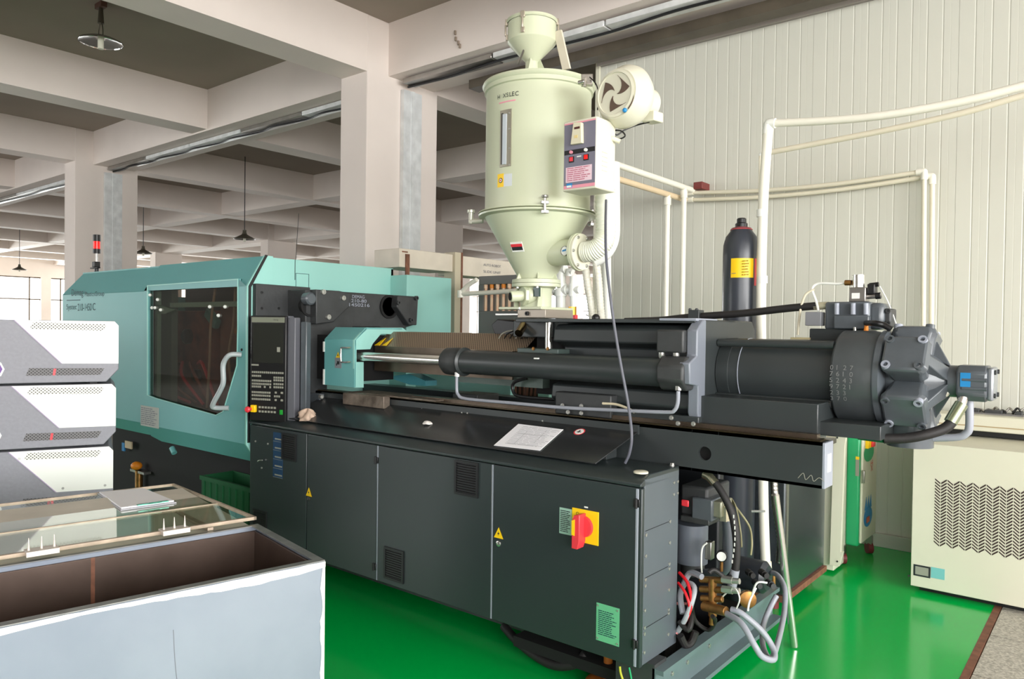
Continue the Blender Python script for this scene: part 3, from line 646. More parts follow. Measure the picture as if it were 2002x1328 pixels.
MB().cyl(V(-4.1, YI, ZI), V(-3.8, YI, ZI), .03, .09).cyl(V(-3.8, YI, ZI), V(-2.3, YI, ZI), .09).build('barrel', brownm, mach)
for px, s in ((757, .05), (771, .04)):
    q = P(px, 676, y=3.20); MB().prism([V(q.x - s / 2, 3.117, 1.478), V(q.x + s / 2, 3.117, 1.478), V(q.x + s * .25, 3.18, 1.525)], (0, -.0015, .002)).build('warning_triangle', yellow, mach)
# chrome traverse rod and cylinder
YT, ZTc = 2.99, 1.412
rx0 = P(703, 697, y=YT).x; cx0 = P(872, 705, y=YT).x; cx1 = P(905, 708, y=YT).x; cx2 = P(1298, 725, y=YT).x; cx3 = P(1350, 728, y=YT).x
MB().cyl(V(ngx - .04, YT, ZTc), V(cx0, YT, ZTc), .027, n=32).build('traverse_rod', chrome, mach)
MB().lathe([(.030, -.012), (.060, 0), (.074, .02), (.076, cx1 - cx0 - .03), (.068, cx1 - cx0)], V(cx0, YT, ZTc), NX, 40).build('cylinder_head', cast, mach)
MB().lathe([(.074, 0), (.078, .006), (.078, .014), (.064, .022), (.064, cx2 - cx1)], V(cx1, YT, ZTc), NX, 44).build('traverse_cylinder', dark, mach)
MB().prism([V(cx2, YT + .08 * math.cos(t), ZTc + .08 * math.sin(t)) for t in [math.pi / 8 + k * math.pi / 4 for k in range(8)]], (cx3 - cx2, 0, 0)).build('cylinder_clevis', cast, mach, bevel=.01)
q = P(1048, 701, y=YT - .064); B('small_label', white, mach, q.x - .012, q.x + .012, q.y - .003, q.y + .01, q.z - .003, q.z + .003)
# big end plate
epx0, epx1 = P(1345, 730, y=3.02).x, P(1366, 730, y=3.02).x
MB().prism([V(epx0, 3.09, 1.19), V(epx0, 3.09, 1.645), V(epx0, 3.62, 1.645), V(epx0, 3.66, 1.60), V(epx0, 3.66, 1.19)], (epx1 - epx0 - .004, 0, 0)).build('end_plate', dark, mach, bevel=.006)
MB().prism([V(epx0, 3.05, 1.19), V(epx0, 3.02, 1.24), V(epx0, 3.02, 1.36), V(epx0, 2.94, 1.37), V(epx0, 2.93, 1.46), V(epx0, 3.0, 1.49), V(epx0, 3.0, 1.60), V(epx0, 3.06, 1.645), V(epx0, 3.09, 1.645), V(epx0, 3.09, 1.19)], (epx1 - epx0, 0, 0)).build('end_plate_edge', mat('end_plate_blue_grey', (120, 126, 136), .4), mach, bevel=.006)  # front part of the same plate, coloured lighter as its lit side
# upper housing
hx0 = P(1090, 645, y=3.1).x; hx1 = epx0
hp_ = [(3.26, 1.63), (3.10, 1.62), (3.07, 1.60), (3.06, 1.535), (3.16, 1.51), (3.16, 1.34), (3.06, 1.32), (3.05, 1.255), (3.10, 1.215), (3.56, 1.215), (3.62, 1.26), (3.62, 1.60), (3.5, 1.63)]
MB().prism([V(hx0, a, c) for a, c in hp_], (hx1 - hx0, 0, 0)).build('injection_housing', dark, mach, bevel=.008)
B('housing_top_plate', dark, mach, P(1010, 640, y=3.05).x, hx1 + .02, 3.04, 3.64, 1.63, 1.648, .003)
B('housing_top_corner', edge_grey, mach, hx1 - .15, hx1 + .03, 3.03, 3.25, 1.640, 1.652, .003)
B('upper_lug', cast, mach, hx1 - .13, hx1, 2.97, 3.06, 1.50, 1.60, .008)
for dx in (.02, .09): 
    MB().lathe([(.014, 0), (.014, .02), (.008, .03)], V(hx1 - .13 + dx, 2.985, 1.50), (0, 0, -1), 12).build('bolt', zinc, mach)
# lower carriage
lcx0 = P(1085, 800, y=3.0).x
B('carriage', dark, mach, lcx0, P(1362, 810, y=3.0).x, 3.02, 3.60, 1.186, 1.225, .004)
B('carriage_block', cast, mach, lcx0, lcx0 + .32, 3.0, 3.06, 1.182, 1.29, .006)
B('rear_carriage', dark, mach, epx1 - .005, -0.93, 3.05, 3.58, 1.195, 1.315, .004)
B('carriage_plate', dark, mach, -0.95, P(1722, 840, y=3.08).x, 3.08, 3.55, 1.19, 1.245, .003)
MB().box(-3.2, -0.92, 3.01, 3.05, 1.182, 1.20).build('slide_rail', brownm, mach)
for px, py in ((1100, 793), (1137, 794), (1111, 806), (1137, 808), (1313, 817), (1326, 828), (1356, 829)):
    bolt(mach, P(px, py, y=2.99), NYm, .008, .01)
# feed throat area
B('throat_block', dark, mach, P(1012, 640, y=3.2).x, hx0 + .02, 3.16, 3.52, 1.55, 1.64, .006)
B('throat_flange', mat('flange_green_grey', (72, 86, 82), .4), mach, P(1020, 684, y=3.1).x, P(1100, 688, y=3.1).x, 3.06, 3.2, 1.47, 1.495, .004)
for px in (1043, 1071): bolt(mach, P(px, 682, y=3.058), NYm, .007, .006, brass)
q = P(1073, 660, y=3.14); MB().cyl(V(q.x, 3.14, 1.495), V(q.x, 3.14, 1.635), .02).build('support_stud', chrome, mach)
B('throat_web', void, mach, P(1045, 700, y=3.18).x, hx0 + .01, 3.2, 3.5, 1.25, 1.55)
MB().cyl(P(1026, 632, y=3.18), P(1014, 652, y=3.10), .022, n=24).build('cooling_elbow', mat('bronze_tube', (150, 128, 100), .25, 1.0), mach)
MB().prism([P(a, c, y=3.25) for a, c in ((960, 635), (972, 624), (1010, 628), (1022, 645), (1015, 662), (975, 662), (965, 650))], (0, .15, 0)).build('terminal_box', black, mach, bevel=.006)
for k in range(6):
    a = P(975 + k * 11, 662, y=3.2); MB().tube([a, a + V(.03, 0, .03), a + V(.09, .02, .045), a + V(.17, .05, .02)], .0035, 6).build('heater_wire', black if k % 3 else keygrey, mach)
# ball handle
q = P(1165, 622, y=3.2); MB().ball(q, .021, 18).build('ball_knob', black, mach)
MB().cyl(P(1146, 616, y=3.2), q, .004, n=8).cyl(q, V(q.x, q.y, 1.648), .007, n=8).build('lever_rod', chrome, mach)
# big screw-drive cylinder with tie rods
dr0, dr1 = P(1621, 735, y=3.16).x, P(1702, 735, y=3.16).x
YC = 3.34
MB().lathe([(.150, 0), (.152, .05), (.152, .055), (.150, .056), (.150, dr0 - epx1)], V(epx1, YC, ZI), NX, 56).build('injection_cylinder', dark, mach)
MB().lathe([(.1505, 0), (.1525, .001), (.1525, .003), (.1505, .004)], V(epx1 + .10, YC, ZI), NX, 56).build('cylinder_groove', edge_grey, mach)
for (yy_, zz_) in ((YC - .12, ZI + .13), (YC - .13, ZI - .11), (YC + .13, ZI + .13), (YC + .13, ZI - .11)):
    MB().cyl(V(epx1, yy_, zz_), V(dr0, yy_, zz_), .017, n=20).build('tie_rod', dark, mach)
# drum
MB().lathe([(.15, 0), (.185, .004), (.192, .012), (.192, dr1 - dr0 - .03), (.186, dr1 - dr0)], V(dr0, YC, ZI), NX, 64).build('motor_drum', mat('drum_grey', (66, 71, 73), .4, var=.12, scale=7, bump=.05, bscale=50), mach)
MB().lathe([(.186, 0), (.194, .008), (.194, .028), (.18, .034)], V(dr1, YC, ZI), NX, 64).build('motor_flange', cast2, mach)
# cast grid lettering on the drum
rows = ['075923', '162737', '214230', '7031']
for k, s in enumerate(rows):
    for j, ch in enumerate(s.replace(' ', '')):
        th = math.radians(10 - j * 7.5 + k * 0); x_ = dr0 + .006 + k * .025
        nn_ = V(0, -math.cos(th), math.sin(th)); up = V(0, math.sin(th), math.cos(th)); o_ = V(x_, YC, ZI) + nn_ * .1925
        text('cast_numeral', ch, MATS.get('numeral_grey') or mat('numeral_grey', (118, 120, 120), .45), mach, o_, UX, up, height=.019, lift=.002)
# radial piston motor
mx0 = dr1 + .034; mc = V(mx0 + .085, YC, ZI)
MB().lathe([(.10, 0), (.11, .02), (.11, .14), (.085, .175), (.045, .21), (.04, .22)], V(mx0, YC, ZI), NX, 40).build('motor_core', cast2, mach)
for k, adeg in enumerate((33, -37, 105, -109, 180)):
    t = math.radians(adeg); rd = V(0, -math.cos(t), math.sin(t)); tg = V(0, math.sin(t), math.cos(t))
    def at(r_, w_, x_): return V(mx0 + x_, YC, ZI) + rd * r_ + tg * w_
    W, X0, X1 = .078, .008, .155
    b = MB()
    lay = [(.05, .058, .02, .15), (.15, .072, .006, .158), (.175, W, 0.0, .165), (.195, W, 0.004, .158), (.203, W - .012, .014, .148)]
    vs = []
    for (r_, w_, xa, xb) in lay:
        c_ = .02
        vs += [at(r_, -w_ + c_, xa), at(r_, w_ - c_, xa), at(r_, w_, xa + c_), at(r_, w_, xb - c_), at(r_, w_ - c_, xb), at(r_, -w_ + c_, xb), at(r_, -w_, xb - c_), at(r_, -w_, xa + c_)]
    fs = [tuple(range(8))[::-1], tuple(range(32, 40))] + [(L * 8 + i, L * 8 + (i + 1) % 8, L * 8 + 8 + (i + 1) % 8, L * 8 + 8 + i) for L in range(4) for i in range(8)]
    b.add(vs, fs); blk = b.build('piston_head', cast2, mach, bevel=.006, ang=25)
    for (w_, x_) in ((-.058, .024), (.058, .024), (-.058, .138), (.058, .138)):
        socket(blk, at(.192, w_, x_), rd, .0165, .018, edge_grey if (w_ > 0) == (x_ > .1) else cast2)
    # rib running to the hub
    rb = MB(); 
    rb.add([at(.17, -.02, .15), at(.17, .02, .15), at(.05, .03, .215), at(.05, -.03, .215), at(.10, -.03, .12), at(.10, .03, .12)], [(0, 1, 2, 3), (0, 4, 5, 1), (0, 3, 4), (1, 5, 2), (3, 2, 5, 4)])
    rb.build('motor_rib', cast2, mach, bevel=.004)
hx = mx0 + .21
MB().lathe([(.062, 0), (.062, .03), (.05, .035)], V(hx, YC, ZI), NX, 32).build('hub', cast2, mach)
vb = MB().prism([V(hx + .03, YC + a, ZI + c) for a, c in ((-.075, -.045), (-.075, .04), (-.045, .065), (.045, .065), (.075, .04), (.075, -.045), (.045, -.07), (-.045, -.07))], (.10, 0, 0)).build('swivel_valve', cast2, mach, bevel=.008)
B('blue_sticker', blue, mach, hx + .045, hx + .078, YC - .078, YC - .074, ZI - .015, ZI + .038)
MB().box(hx + .128, hx + .15, YC - .06, YC + .06, ZI - .065, ZI + .06).build('valve_cover', mat('alloy_casting', (150, 156, 162), .3, .6), mach, bevel=.008)
for a in (-.045, .045):
    for c in (-.045, .042): socket(mach, V(hx + .15, YC + a, ZI + c), NX, .009, .006, cast)
for a in (-.02, .012): MB().cyl(V(hx + .05, YC - .072, ZI + a), V(hx + .13, YC - .072, ZI + a), .008, n=10).build('valve_pin', cast2, mach)
# hoses under the motor
q0 = P(1886, 765, y=3.3); 
MB().tube([P(1880, 790, y=3.28), P(1868, 812, y=3.26), P(1850, 836, y=3.24), P(1810, 850, y=3.2), P(1770, 857, y=3.18), P(1728, 858, y=3.16)], .0195, 14).build('hydraulic_hose', blackr, mach)
MB().cyl(P(1880, 790, y=3.28), P(1858, 826, y=3.25), .0235, n=20).build('hose_ferrule', mat('ferrule_zinc', (165, 178, 150), .25, .9), mach)
MB().cyl(P(1884, 776, y=3.29), P(1877, 796, y=3.28), .017, n=16).build('hose_fitting', chrome, mach)
MB().tube([P(1893, 758, y=3.36), P(1895, 785, y=3.36), P(1895, 835, y=3.36), P(1888, 848, y=3.36), P(1872, 855, y=3.36), P(1820, 857, y=3.36), P(1760, 857, y=3.36)], .0145, 12, 4).build('steel_pipe', greyh, mach)
MB().cyl(P(1729, 858, y=3.16), P(1680, 852, y=3.2), .017, n=16).build('hose_fitting', mat('painted_green_fitting', (40, 110, 75), .3, .5), mach)
MB().tube([P(1826, 778, y=3.3), P(1840, 775, y=3.3), P(1852, 770, y=3.3), P(1846, 760, y=3.3)], .008, 8).build('drain_pipe', mat('pale_pipe', (215, 212, 195), .3), mach)
MB().cyl(V(mx0 + .07, YC + .02, ZI - .27), V(mx0 + .07, YC + .02, ZI - .12), .085, n=36).build('motor_lower_body', cast2, mach)
# manifold and servo valve behind the drum
ym = 3.52
def RB(name, m, px0, py0, px1, py1, y, dep, bev=.005, par=mach):
    x0, x1, z0, z1 = RY(px0, py0, px1, py1, y); return B(name, m, par, x0, x1, y, y + dep, z0, z1, bev)
RB('manifold_base', dark, 1582, 643, 1690, 672, 3.42, .2)
mb = RB('valve_manifold', cast2, 1612, 590, 1700, 645, 3.42, .18, .01)
RB('valve_block', cast2, 1695, 592, 1728, 645, 3.44, .16, .02)
RB('valve_block', cast, 1722, 603, 1742, 640, 3.46, .1, .008)
RB('connector_box', mat('connector_grey', (122, 124, 128), .5), 1574, 610, 1605, 637, 3.40, .06, .003)
RB('manifold_front', cast2, 1630, 617, 1698, 643, 3.39, .04, .004)
for px in (1636, 1668, 1693): 
    a, b2 = P(px, 593, y=3.40), P(px, 615, y=3.40); MB().cyl(a, b2, .010, n=12).build('manifold_rib', edge_grey, mach)
for py in (608, 632): socket(mach, P(1737, py, y=3.46), NYm, .01, .01, cast)
RB('servo_valve', steel, 1660, 562, 1692, 590, 3.44, .07, .003)
RB('servo_label', white, 1665, 573, 1680, 584, 3.436, .003, 0)
a, b2 = P(1678, 562, y=3.47), P(1678, 538, y=3.47); MB().cyl(a, b2, .026, n=28).build('servo_coil', chrome, mach)
RB('solenoid', black, 1695, 555, 1710, 575, 3.46, .05, .004)
MB().cyl(P(1690, 580, y=3.48), P(1722, 578, y=3.48), .012, n=14).build('solenoid_stem', steel, mach)
MB().cyl(P(1700, 558, y=3.48), P(1718, 556, y=3.48), .01, n=14).cyl(P(1712, 579, y=3.48), P(1722, 578, y=3.48), .014, n=14).build('solenoid_cap', black, mach)
MB().cyl(P(1652, 553, y=3.46), P(1664, 553, y=3.46), .012, n=12).build('plug_connector', brass, mach)
MB().tube([P(1654, 553, y=3.46), P(1636, 555, y=3.46), P(1612, 554, y=3.46), P(1596, 556, y=3.46), P(1588, 566, y=3.45), P(1596, 590, y=3.44), P(1600, 608, y=3.42)], .0055, 8).build('sensor_cable', white, mach)
MB().tube([P(1592, 566, y=3.45), P(1574, 578, y=3.44), P(1564, 612, y=3.44), P(1560, 655, y=3.44)], .0055, 8).build('sensor_cable', mat('cable_cream', (214, 208, 184), .5), mach)
MB().tube([P(1720, 560, y=3.5), P(1738, 595, y=3.5), P(1754, 640, y=3.5)], .003, 6).build('sensor_cable', white, mach)
MB().tube([P(1694, 632, y=3.38), P(1710, 632, y=3.3), P(1728, 636, y=3.3), P(1742, 644, y=3.3)], .012, 10).build('conduit', black, mach)
MB().cyl(P(1694, 635, y=3.38), P(1693, 650, y=3.38), .007, .01, n=12).build('orange_cap', orange, mach)
MB().cyl(P(1671, 640, y=3.39), P(1671, 650, y=3.39), .006, n=10).build('bleed_screw', chrome, mach)
# black hose over the housing
MB().tube([P(1222, 628, y=3.45), P(1290, 626, y=3.45), P(1350, 620, y=3.45), P(1450, 613, y=3.45), P(1540, 603, y=3.45), P(1598, 598, y=3.45)], .0175, 14).build('hydraulic_hose', blackr, mach)
MB().cyl(P(1592, 599, y=3.45), P(1622, 597, y=3.45), .017, n=16).build('hose_fitting', mat('fitting_cream', (190, 186, 160), .4, .4), mach)
RB('hose_clamp', dark, 1345, 606, 1366, 636, 3.42, .06, .003)
for px in (1349, 1362): bolt(mach, P(px, 606, y=3.45), UZ, .007, .008, cast)
RB('bracket_plate', creamw, 1370, 646, 1412, 655, 3.3, .1, .002)
RB('bracket_plate', mat('yellowish_plate', (190, 180, 140), .5), 1545, 660, 1582, 668, 3.4, .1, .002)
# grease pipe in front of the bed
MB().tube([P(893, 735, y=2.95), P(893, 760, y=2.95), P(896, 772, y=2.95), P(912, 780, y=2.95), P(1000, 788, y=2.95), P(1100, 797, y=2.95), P(1200, 802, y=2.95), P(1300, 806, y=2.95), P(1318, 803, y=2.95), P(1325, 788, y=2.95), P(1326, 765, y=2.95)], .0085, 10, 4).build('oil_pipe', greyh, mach)
MB().tube([P(1030, 740, y=3.1), P(1005, 748, y=3.1), P(1003, 765, y=3.1), P(1020, 776, y=3.1), P(1100, 782, y=3.1)], .009, 10, 4).build('oil_pipe', black, mach)
for px, py in ((894, 730), (1326, 755)):
    q = P(px, py, y=2.95); MB().cyl(q + V(0, 0, -.018), q + V(0, 0, .005), .014, n=6).cyl(q + V(0, 0, .005), q + V(0, 0, .025), .008, n=12).build('pipe_nut', zinc, mach)
q = P(1215, 799, y=3.0)
MB().tube([P(1178, 789, y=3.0), P(1205, 791, y=3.0), P(1230, 800, y=2.98), P(1240, 806, y=2.97)], .006, 8).build('air_tube', mat('cream_tube', (220, 210, 180), .4), mach)
# parts seen under the barrel
MB().prism([V(-2.95, 3.14, 1.285), V(-2.95, 3.14, 1.335), V(-2.95, 3.4, 1.335), V(-2.95, 3.4, 1.285)], (.60, 0, 0)).build('carriage_front', mat('green_grey_plate', (78, 92, 86), .4, .2), mach)
MB().prism([P(a, c, y=3.3) for a, c in ((770, 735), (800, 731), (832, 745), (832, 755), (800, 752), (770, 742))], (0, .1, 0)).build('nozzle_bracket', mat('blue_teal', (70, 140, 150), .4), mach)
MB().box(-3.15, -2.95, 3.3, 3.5, 1.05, 1.20).build('slide_shoe', cast, mach, bevel=.005)
# ------------------------------------------------------------------ operator panel
dirp = V(.94, .34, 0).normalized(); npn = V(.34, -.94, 0).normalized(); L0 = P(502, 700, y=2.645); L0 = V(L0.x, L0.y - 0.03, 0)
pw = .262; z0, z1 = 1.0, 1.655
def pp(u, v_, n_): return L0 + dirp * u + V(0, 0, v_) + npn * n_
pan = MB().obox(pp(0, z0, 0), dirp * pw, npn * .02, V(0, 0, z1 - z0)).build('operator_panel', black, mach, bevel=.006)
MB().obox(pp(pw, z0, -.05), dirp * .055, npn * .055, V(0, 0, z1 - z0 - .01)).obox(pp(-.012, z0, -.05), dirp * (pw + .02), npn * .05, V(0, 0, z1 - z0)).build('panel_housing', mat('housing_mid_grey', (96, 97, 104), .4), mach, bevel=.006)
MB().obox(pp(pw + .06, z0, -.09), dirp * .045, npn * .05, V(0, 0, .62)).build('panel_bracket', cast2, mach, bevel=.006)
def PB(name, m, u0, u1, v0, v1, n0=.02, n1=.0225, bev=0, par=pan): return MB().obox(pp(pw * u0, z0 + (z1 - z0) * v0, n0), dirp * pw * (u1 - u0), npn * (n1 - n0), V(0, 0, (z1 - z0) * (v1 - v0))).build(name, m, par, bev)
PB('brand_strip', mat('strip_olive', (120, 124, 108), .5), .04, .96, .935, .985)
text('panel_lettering', 'Demag', inkb, pan, pp(pw * .66, z0 + .952 * (z1 - z0), .0225), dirp, UZ, height=.011)
PB('display_screen', screen, .08, .93, .555, .925)
PB('label_strip', keygrey, .04, .24, .525, .54)
q0 = pp(pw * .76, z0 + (z1 - z0) * .66, .0228); MB().obox(q0, dirp * .022, npn * .001, V(0, 0, .03)).build('sticker', keygrey, pan)
rowsk = [(.455, 16, 0, 1), (.42, 5, 0, .3), (.41, 5, .68, 1), (.385, 5, .68, 1), (.375, 11, 0, .62), (.345, 11, 0, .62), (.35, 5, .68, 1), (.32, 5, .68, 1), (.318, 5, 0, .3), (.318, 1, .38, .45), (.318, 1, .55, .62), (.27, 1, .72, .8), (.27, 1, .9, 1), (.265, 10, 0, .6), (.235, 10, 0, .6), (.235, 3, .7, .9), (.2, 10, 0, .6), (.2, 1, .72, .8), (.2, 1, .9, 1), (.125, 6, .22, .78), (.085, 6, .22, .78)]
kb = MB()
for v_, n_, a, c in rowsk:
    for i in range(n_):
        u = .05 + .9 * (a + (c - a) * (i + .15) / n_); wd_ = .9 * (c - a) / n_ * .62
        kb.obox(pp(pw * u, z0 + (z1 - z0) * v_, .02), dirp * pw * wd_, npn * .004, V(0, 0, .012))
kb.build('keypad', keygrey, pan, kind='stuff')
PB('green_key', mat('green_key', (30, 150, 50), .4), .85, .93, .075, .12, .02, .026, .001)
qe = pp(pw * .13, z0 + (z1 - z0) * .115, .02)
MB().obox(pp(pw * .07, z0 + (z1 - z0) * .085, .02), dirp * .035, npn * .022, V(0, 0, .045)).build('stop_button_collar', yellow, pan, bevel=.004)
MB().lathe([(.010, 0), (.010, .02), (.018, .024), (.019, .034), (.012, .042)], qe + npn * .02 - dirp * .012, npn, 24).build('emergency_stop', red, pan)
# hydraulics under the bed, at the right end
xh = -1.66
def cylz(name, m, px, py0, py1, y, r, n=28, par=mach, **k):
    a, c = P(px, py0, y=y), P(px, py1, y=y); xm = (a.x + c.x) / 2; return MB().cyl(V(xm, y, c.z), V(xm, y, a.z), r, n=n).build(name, m, par, **k)
B('pump_head', cast, mach, P(1330, 975, y=3.15).x, P(1383, 975, y=3.15).x, 3.15, 3.4, P(1350, 1010, y=3.15).z, P(1350, 950, y=3.15).z, .012)
RB('pump_block', cast2, 1352, 975, 1392, 1018, 3.12, .14, .006)
RB('pump_face', mat('alloy_pump', (150, 150, 130), .35, .5), 1388, 980, 1410, 1012, 3.14, .12, .006)
RB('pump_lip', cast, 1330, 1012, 1386, 1024, 3.12, .24, .004)
RB('red_tag', red, 1331, 978, 1346, 991, 3.115, .01)
cylz('filter_bowl', mat('filter_grey', (100, 106, 116), .35), 1352, 1022, 1098, 3.24, .075)
cylz('filter_base', cast, 1354, 1098, 1122, 3.24, .055)
MB().cyl(P(1402, 996, y=3.18), P(1420, 996, y=3.18), .024, n=6).build('union_nut', mat('nickel', (190, 186, 160), .25, .9), mach)
MB().cyl(P(1418, 990, y=3.18), P(1418, 1018, y=3.18), .028, n=6).build('elbow_fitting', MATS['nickel'], mach)
MB().tube([P(1421, 1018, y=3.18), P(1423, 1060, y=3.18), P(1422, 1100, y=3.18), P(1412, 1118, y=3.18), P(1395, 1122, y=3.18), P(1365, 1122, y=3.2)], .022, 14, 5).build('suction_pipe', mat('pipe_dark_grey', (74, 80, 86), .35), mach)
MB().tube([P(1378, 928, y=3.1), P(1398, 944, y=3.1), P(1418, 975, y=3.1), P(1432, 1010, y=3.1), P(1440, 1060, y=3.1), P(1438, 1110, y=3.1), P(1430, 1145, y=3.1)], .0165, 14, 5).build('printed_hose', blackr, mach)
MB().tube([P(1376, 927, y=3.1), P(1386, 932, y=3.1), P(1398, 945, y=3.1)], .020, 14).build('hose_ferrule', MATS['nickel'], mach)
MB().cyl(P(1437, 1114, y=3.1), P(1431, 1148, y=3.1), .0195, n=16).build('hose_ferrule', greyh, mach)
for k in range(9):
    q = P(1433 + 4 * math.sin(k * .4 + .3), 1010 + k * 11, y=3.083); MB().box(q.x - .002, q.x + .003, q.y - .001, q.y, q.z - .008, q.z + .007).build('hose_marking', white, mach)
q = P(1411, 1086, y=3.12); MB().lathe([(.024, 0), (.024, .02), (.021, .022), (.02, .018)], q, (.35, -.94, 0), 24).build('pressure_gauge', black, mach)
MB().cyl(q + V(.35, -.94, 0) * .0185, q + V(.35, -.94, 0) * .0205, .02, n=24).build('gauge_face', white, mach)
MB().cyl(q + V(0, 0, -.024), q + V(0, 0, -.07), .007, n=10).build('gauge_stem', brass, mach)
RB('solenoid_block', steel, 1378, 1060, 1390, 1095, 3.12, .04, .003)
MB().tube([P(1382, 1062, y=3.1), P(1373, 1072, y=3.1), P(1371, 1100, y=3.1), P(1372, 1120, y=3.1)], .004, 8).build('white_wire', white, mach)
# brass water manifold
bm_ = MB()
bm_.cyl(P(1393, 1130, y=3.0), P(1393, 1205, y=3.0), .018, n=14)
for py, l in ((1133, 24), (1152, 24), (1170, 22)):
    bm_.cyl(P(1393 - l, py, y=3.0), P(1393 + 20, py + 2, y=3.0), .014, n=12)
bm_.cyl(P(1375, 1185, y=2.98), P(1420, 1196, y=2.95), .02, n=14).cyl(P(1393, 1195, y=3.0), P(1391, 1222, y=3.0), .012, n=12)
bm_.build('brass_manifold', brass, mach, bevel=.002)
for py in (1133, 1152):
    MB().cyl(P(1412, py, y=2.98), P(1432, py + 3, y=2.98), .016, n=6).cyl(P(1432, py + 3, y=2.98), P(1446, py + 4, y=2.98), .012, n=12).build('quick_coupling', zinc, mach)
for k, (pts, r_, m_) in enumerate((
    ([(1372, 1128), (1350, 1120), (1338, 1140), (1330, 1165), (1335, 1200)], .013, greyh),
    ([(1330, 1150), (1345, 1140), (1358, 1150), (1352, 1180), (1340, 1210), (1325, 1235)], .011, mat('hose_light', (170, 176, 182), .35)),
    ([(1328, 1120), (1344, 1140), (1352, 1175), (1345, 1205), (1326, 1235)], .007, redhose),
    ([(1326, 1140), (1340, 1160), (1348, 1190), (1338, 1220), (1324, 1232)], .006, redhose),
    ([(1328, 1215), (1345, 1232), (1352, 1210), (1348, 1180)], .012, blackr),
    ([(1330, 1243), (1340, 1262), (1352, 1255), (1360, 1235)], .016, blackr),
    ([(1352, 1186), (1360, 1215), (1385, 1232), (1398, 1215), (1393, 1205)], .009, blackr),
    ([(1320, 1180), (1352, 1185), (1340, 1215), (1322, 1240)], .006, mat('pink_wire', (235, 150, 150), .4)),
    ([(1400, 1180), (1420, 1160), (1436, 1150), (1446, 1170), (1440, 1190)], .003, white),
    ([(1478, 1150), (1466, 1175), (1462, 1195)], .004, white),
    ([(1500, 1140), (1480, 1140), (1470, 1165)], .004, white),
    ([(1386, 1120), (1396, 1115), (1418, 1130), (1430, 1128)], .010, blackr))):
    MB().tube([P(a, c, y=2.98 + .04 * math.sin(k + i)) for i, (a, c) in enumerate(pts)], r_, 10, 5).build('hydraulic_line' if m_ is not redhose else 'red_air_hose', m_, mach)
MB().lathe([(.07, 0), (.08, .03), (.08, .17), (.06, .19)], P(1475, 1125, y=3.7) + V(-.12, 0, 0), (1, 0, 0), 32).build('pump_motor', mat('motor_black', (44, 48, 54), .4), mach)
for k in range(4):
    q = P(1462 + k * 13, 1118 + (k % 2) * 20, y=3.56); MB().cyl(q, q + V(.03, -.03, 0), .016, n=14).cyl(q + V(.03, -.03, 0), q + V(.045, -.045, 0), .013, n=12).build('pump_port', cast if k % 2 else blackr, mach)
MB().lathe([(.035, 0), (.035, .02), (.02, .025)], P(1460, 1170, y=3.05), (.6, -.8, 0), 24).build('brass_disc', brass, mach)
MB().tube([P(1425, 975, y=3.6), P(1445, 1000, y=3.55), P(1465, 1030, y=3.55), P(1470, 1060, y=3.5), P(1468, 1085, y=3.5)], .005, 8).build('cable_loop', mat('olive_cable', (150, 145, 110), .5), mach)
MB().tube([P(1430, 975, y=3.6), P(1440, 995, y=3.55), P(1448, 1040, y=3.55), P(1450, 1070, y=3.5)], .004, 8).build('cable_loop', MATS['olive_cable'], mach)
B('dark_cistern', mat('oil_tank_black', (24, 26, 30), .5), mach, -2.24, -1.53, 3.5, 3.56, .12, .96, .01)
MB().tube([P(1470, 1000 , y=3.9), P(1497, 1000, y=3.9)], .006, 8).build('tie_wire', white, mach)
# cable loops hanging under the cabinet
MB().tube([P(985, 1225, y=2.9), P(1020, 1262, y=2.85), P(1075, 1298, y=2.82), P(1120, 1300, y=2.82), P(1145, 1280, y=2.85)], .022, 12).build('hanging_cable', blackr, mach)
MB().tube([P(1212, 1303, y=2.70), P(1214, 1318, y=2.70), P(1224, 1345, y=2.70)], .005, 8).build('earth_wire', mat('yellow_green_wire', (200, 200, 60), .5), mach)
MB().tube([P(1230, 1305, y=2.70), P(1234, 1325, y=2.70), P(1236, 1345, y=2.70)], .004, 8).build('earth_wire', greenp, mach)
# grey cooling hoses reaching the floor
for pts in ([(1420, 1200, 2.95), (1450, 1220, 2.9), (1475, 1262, 2.88), (1490, 1284, 2.9), (1512, 1290, 2.95), (1512, 1270, 3.0), (1490, 1235, 3.0), (1450, 1200, 2.97), (1430, 1192, 2.97)],
            [(1518, 1165, 3.5), (1505, 1190, 3.45), (1492, 1225, 3.35), (1492, 1265, 3.2), (1505, 1290, 3.1), (1513, 1280, 3.1), (1526, 1235, 3.3), (1534, 1190, 3.5), (1534, 1150, 3.6), (1520, 1125, 3.7), (1505, 1120, 3.75)]):
    q = [P(a, c, y=y_) for a, c, y_ in pts]; q = [V(v.x, v.y, max(v.z, .014)) for v in q]
    MB().tube(q, .0125, 12, 6).build('cooling_hose', greyh, mach)
# small marks of the clamp underside
q = P(267, 911, y=2.88)
MB().ball(q, .045, 14, .8).build('orange_valve_knob', orange, mach); B('valve_bracket', steel, mach, q.x - .12, q.x + .13, 2.88, 2.94, q.z - .06, q.z - .04)
MB().cyl(q + V(0, .02, -.3), q + V(0, .02, -.04), .03).build('valve_body', brass, mach)
RB('paper_tag', mat('tag_beige', (200, 180, 150), .7), 244, 863, 257, 877, 2.9, .01, 0); RB('blue_tag', blue, 238, 866, 243, 882, 2.9, .01, 0)
MB().cyl(P(336, 876, y=2.72), P(341, 886, y=2.72), .02).build('door_roller', teal, mach)
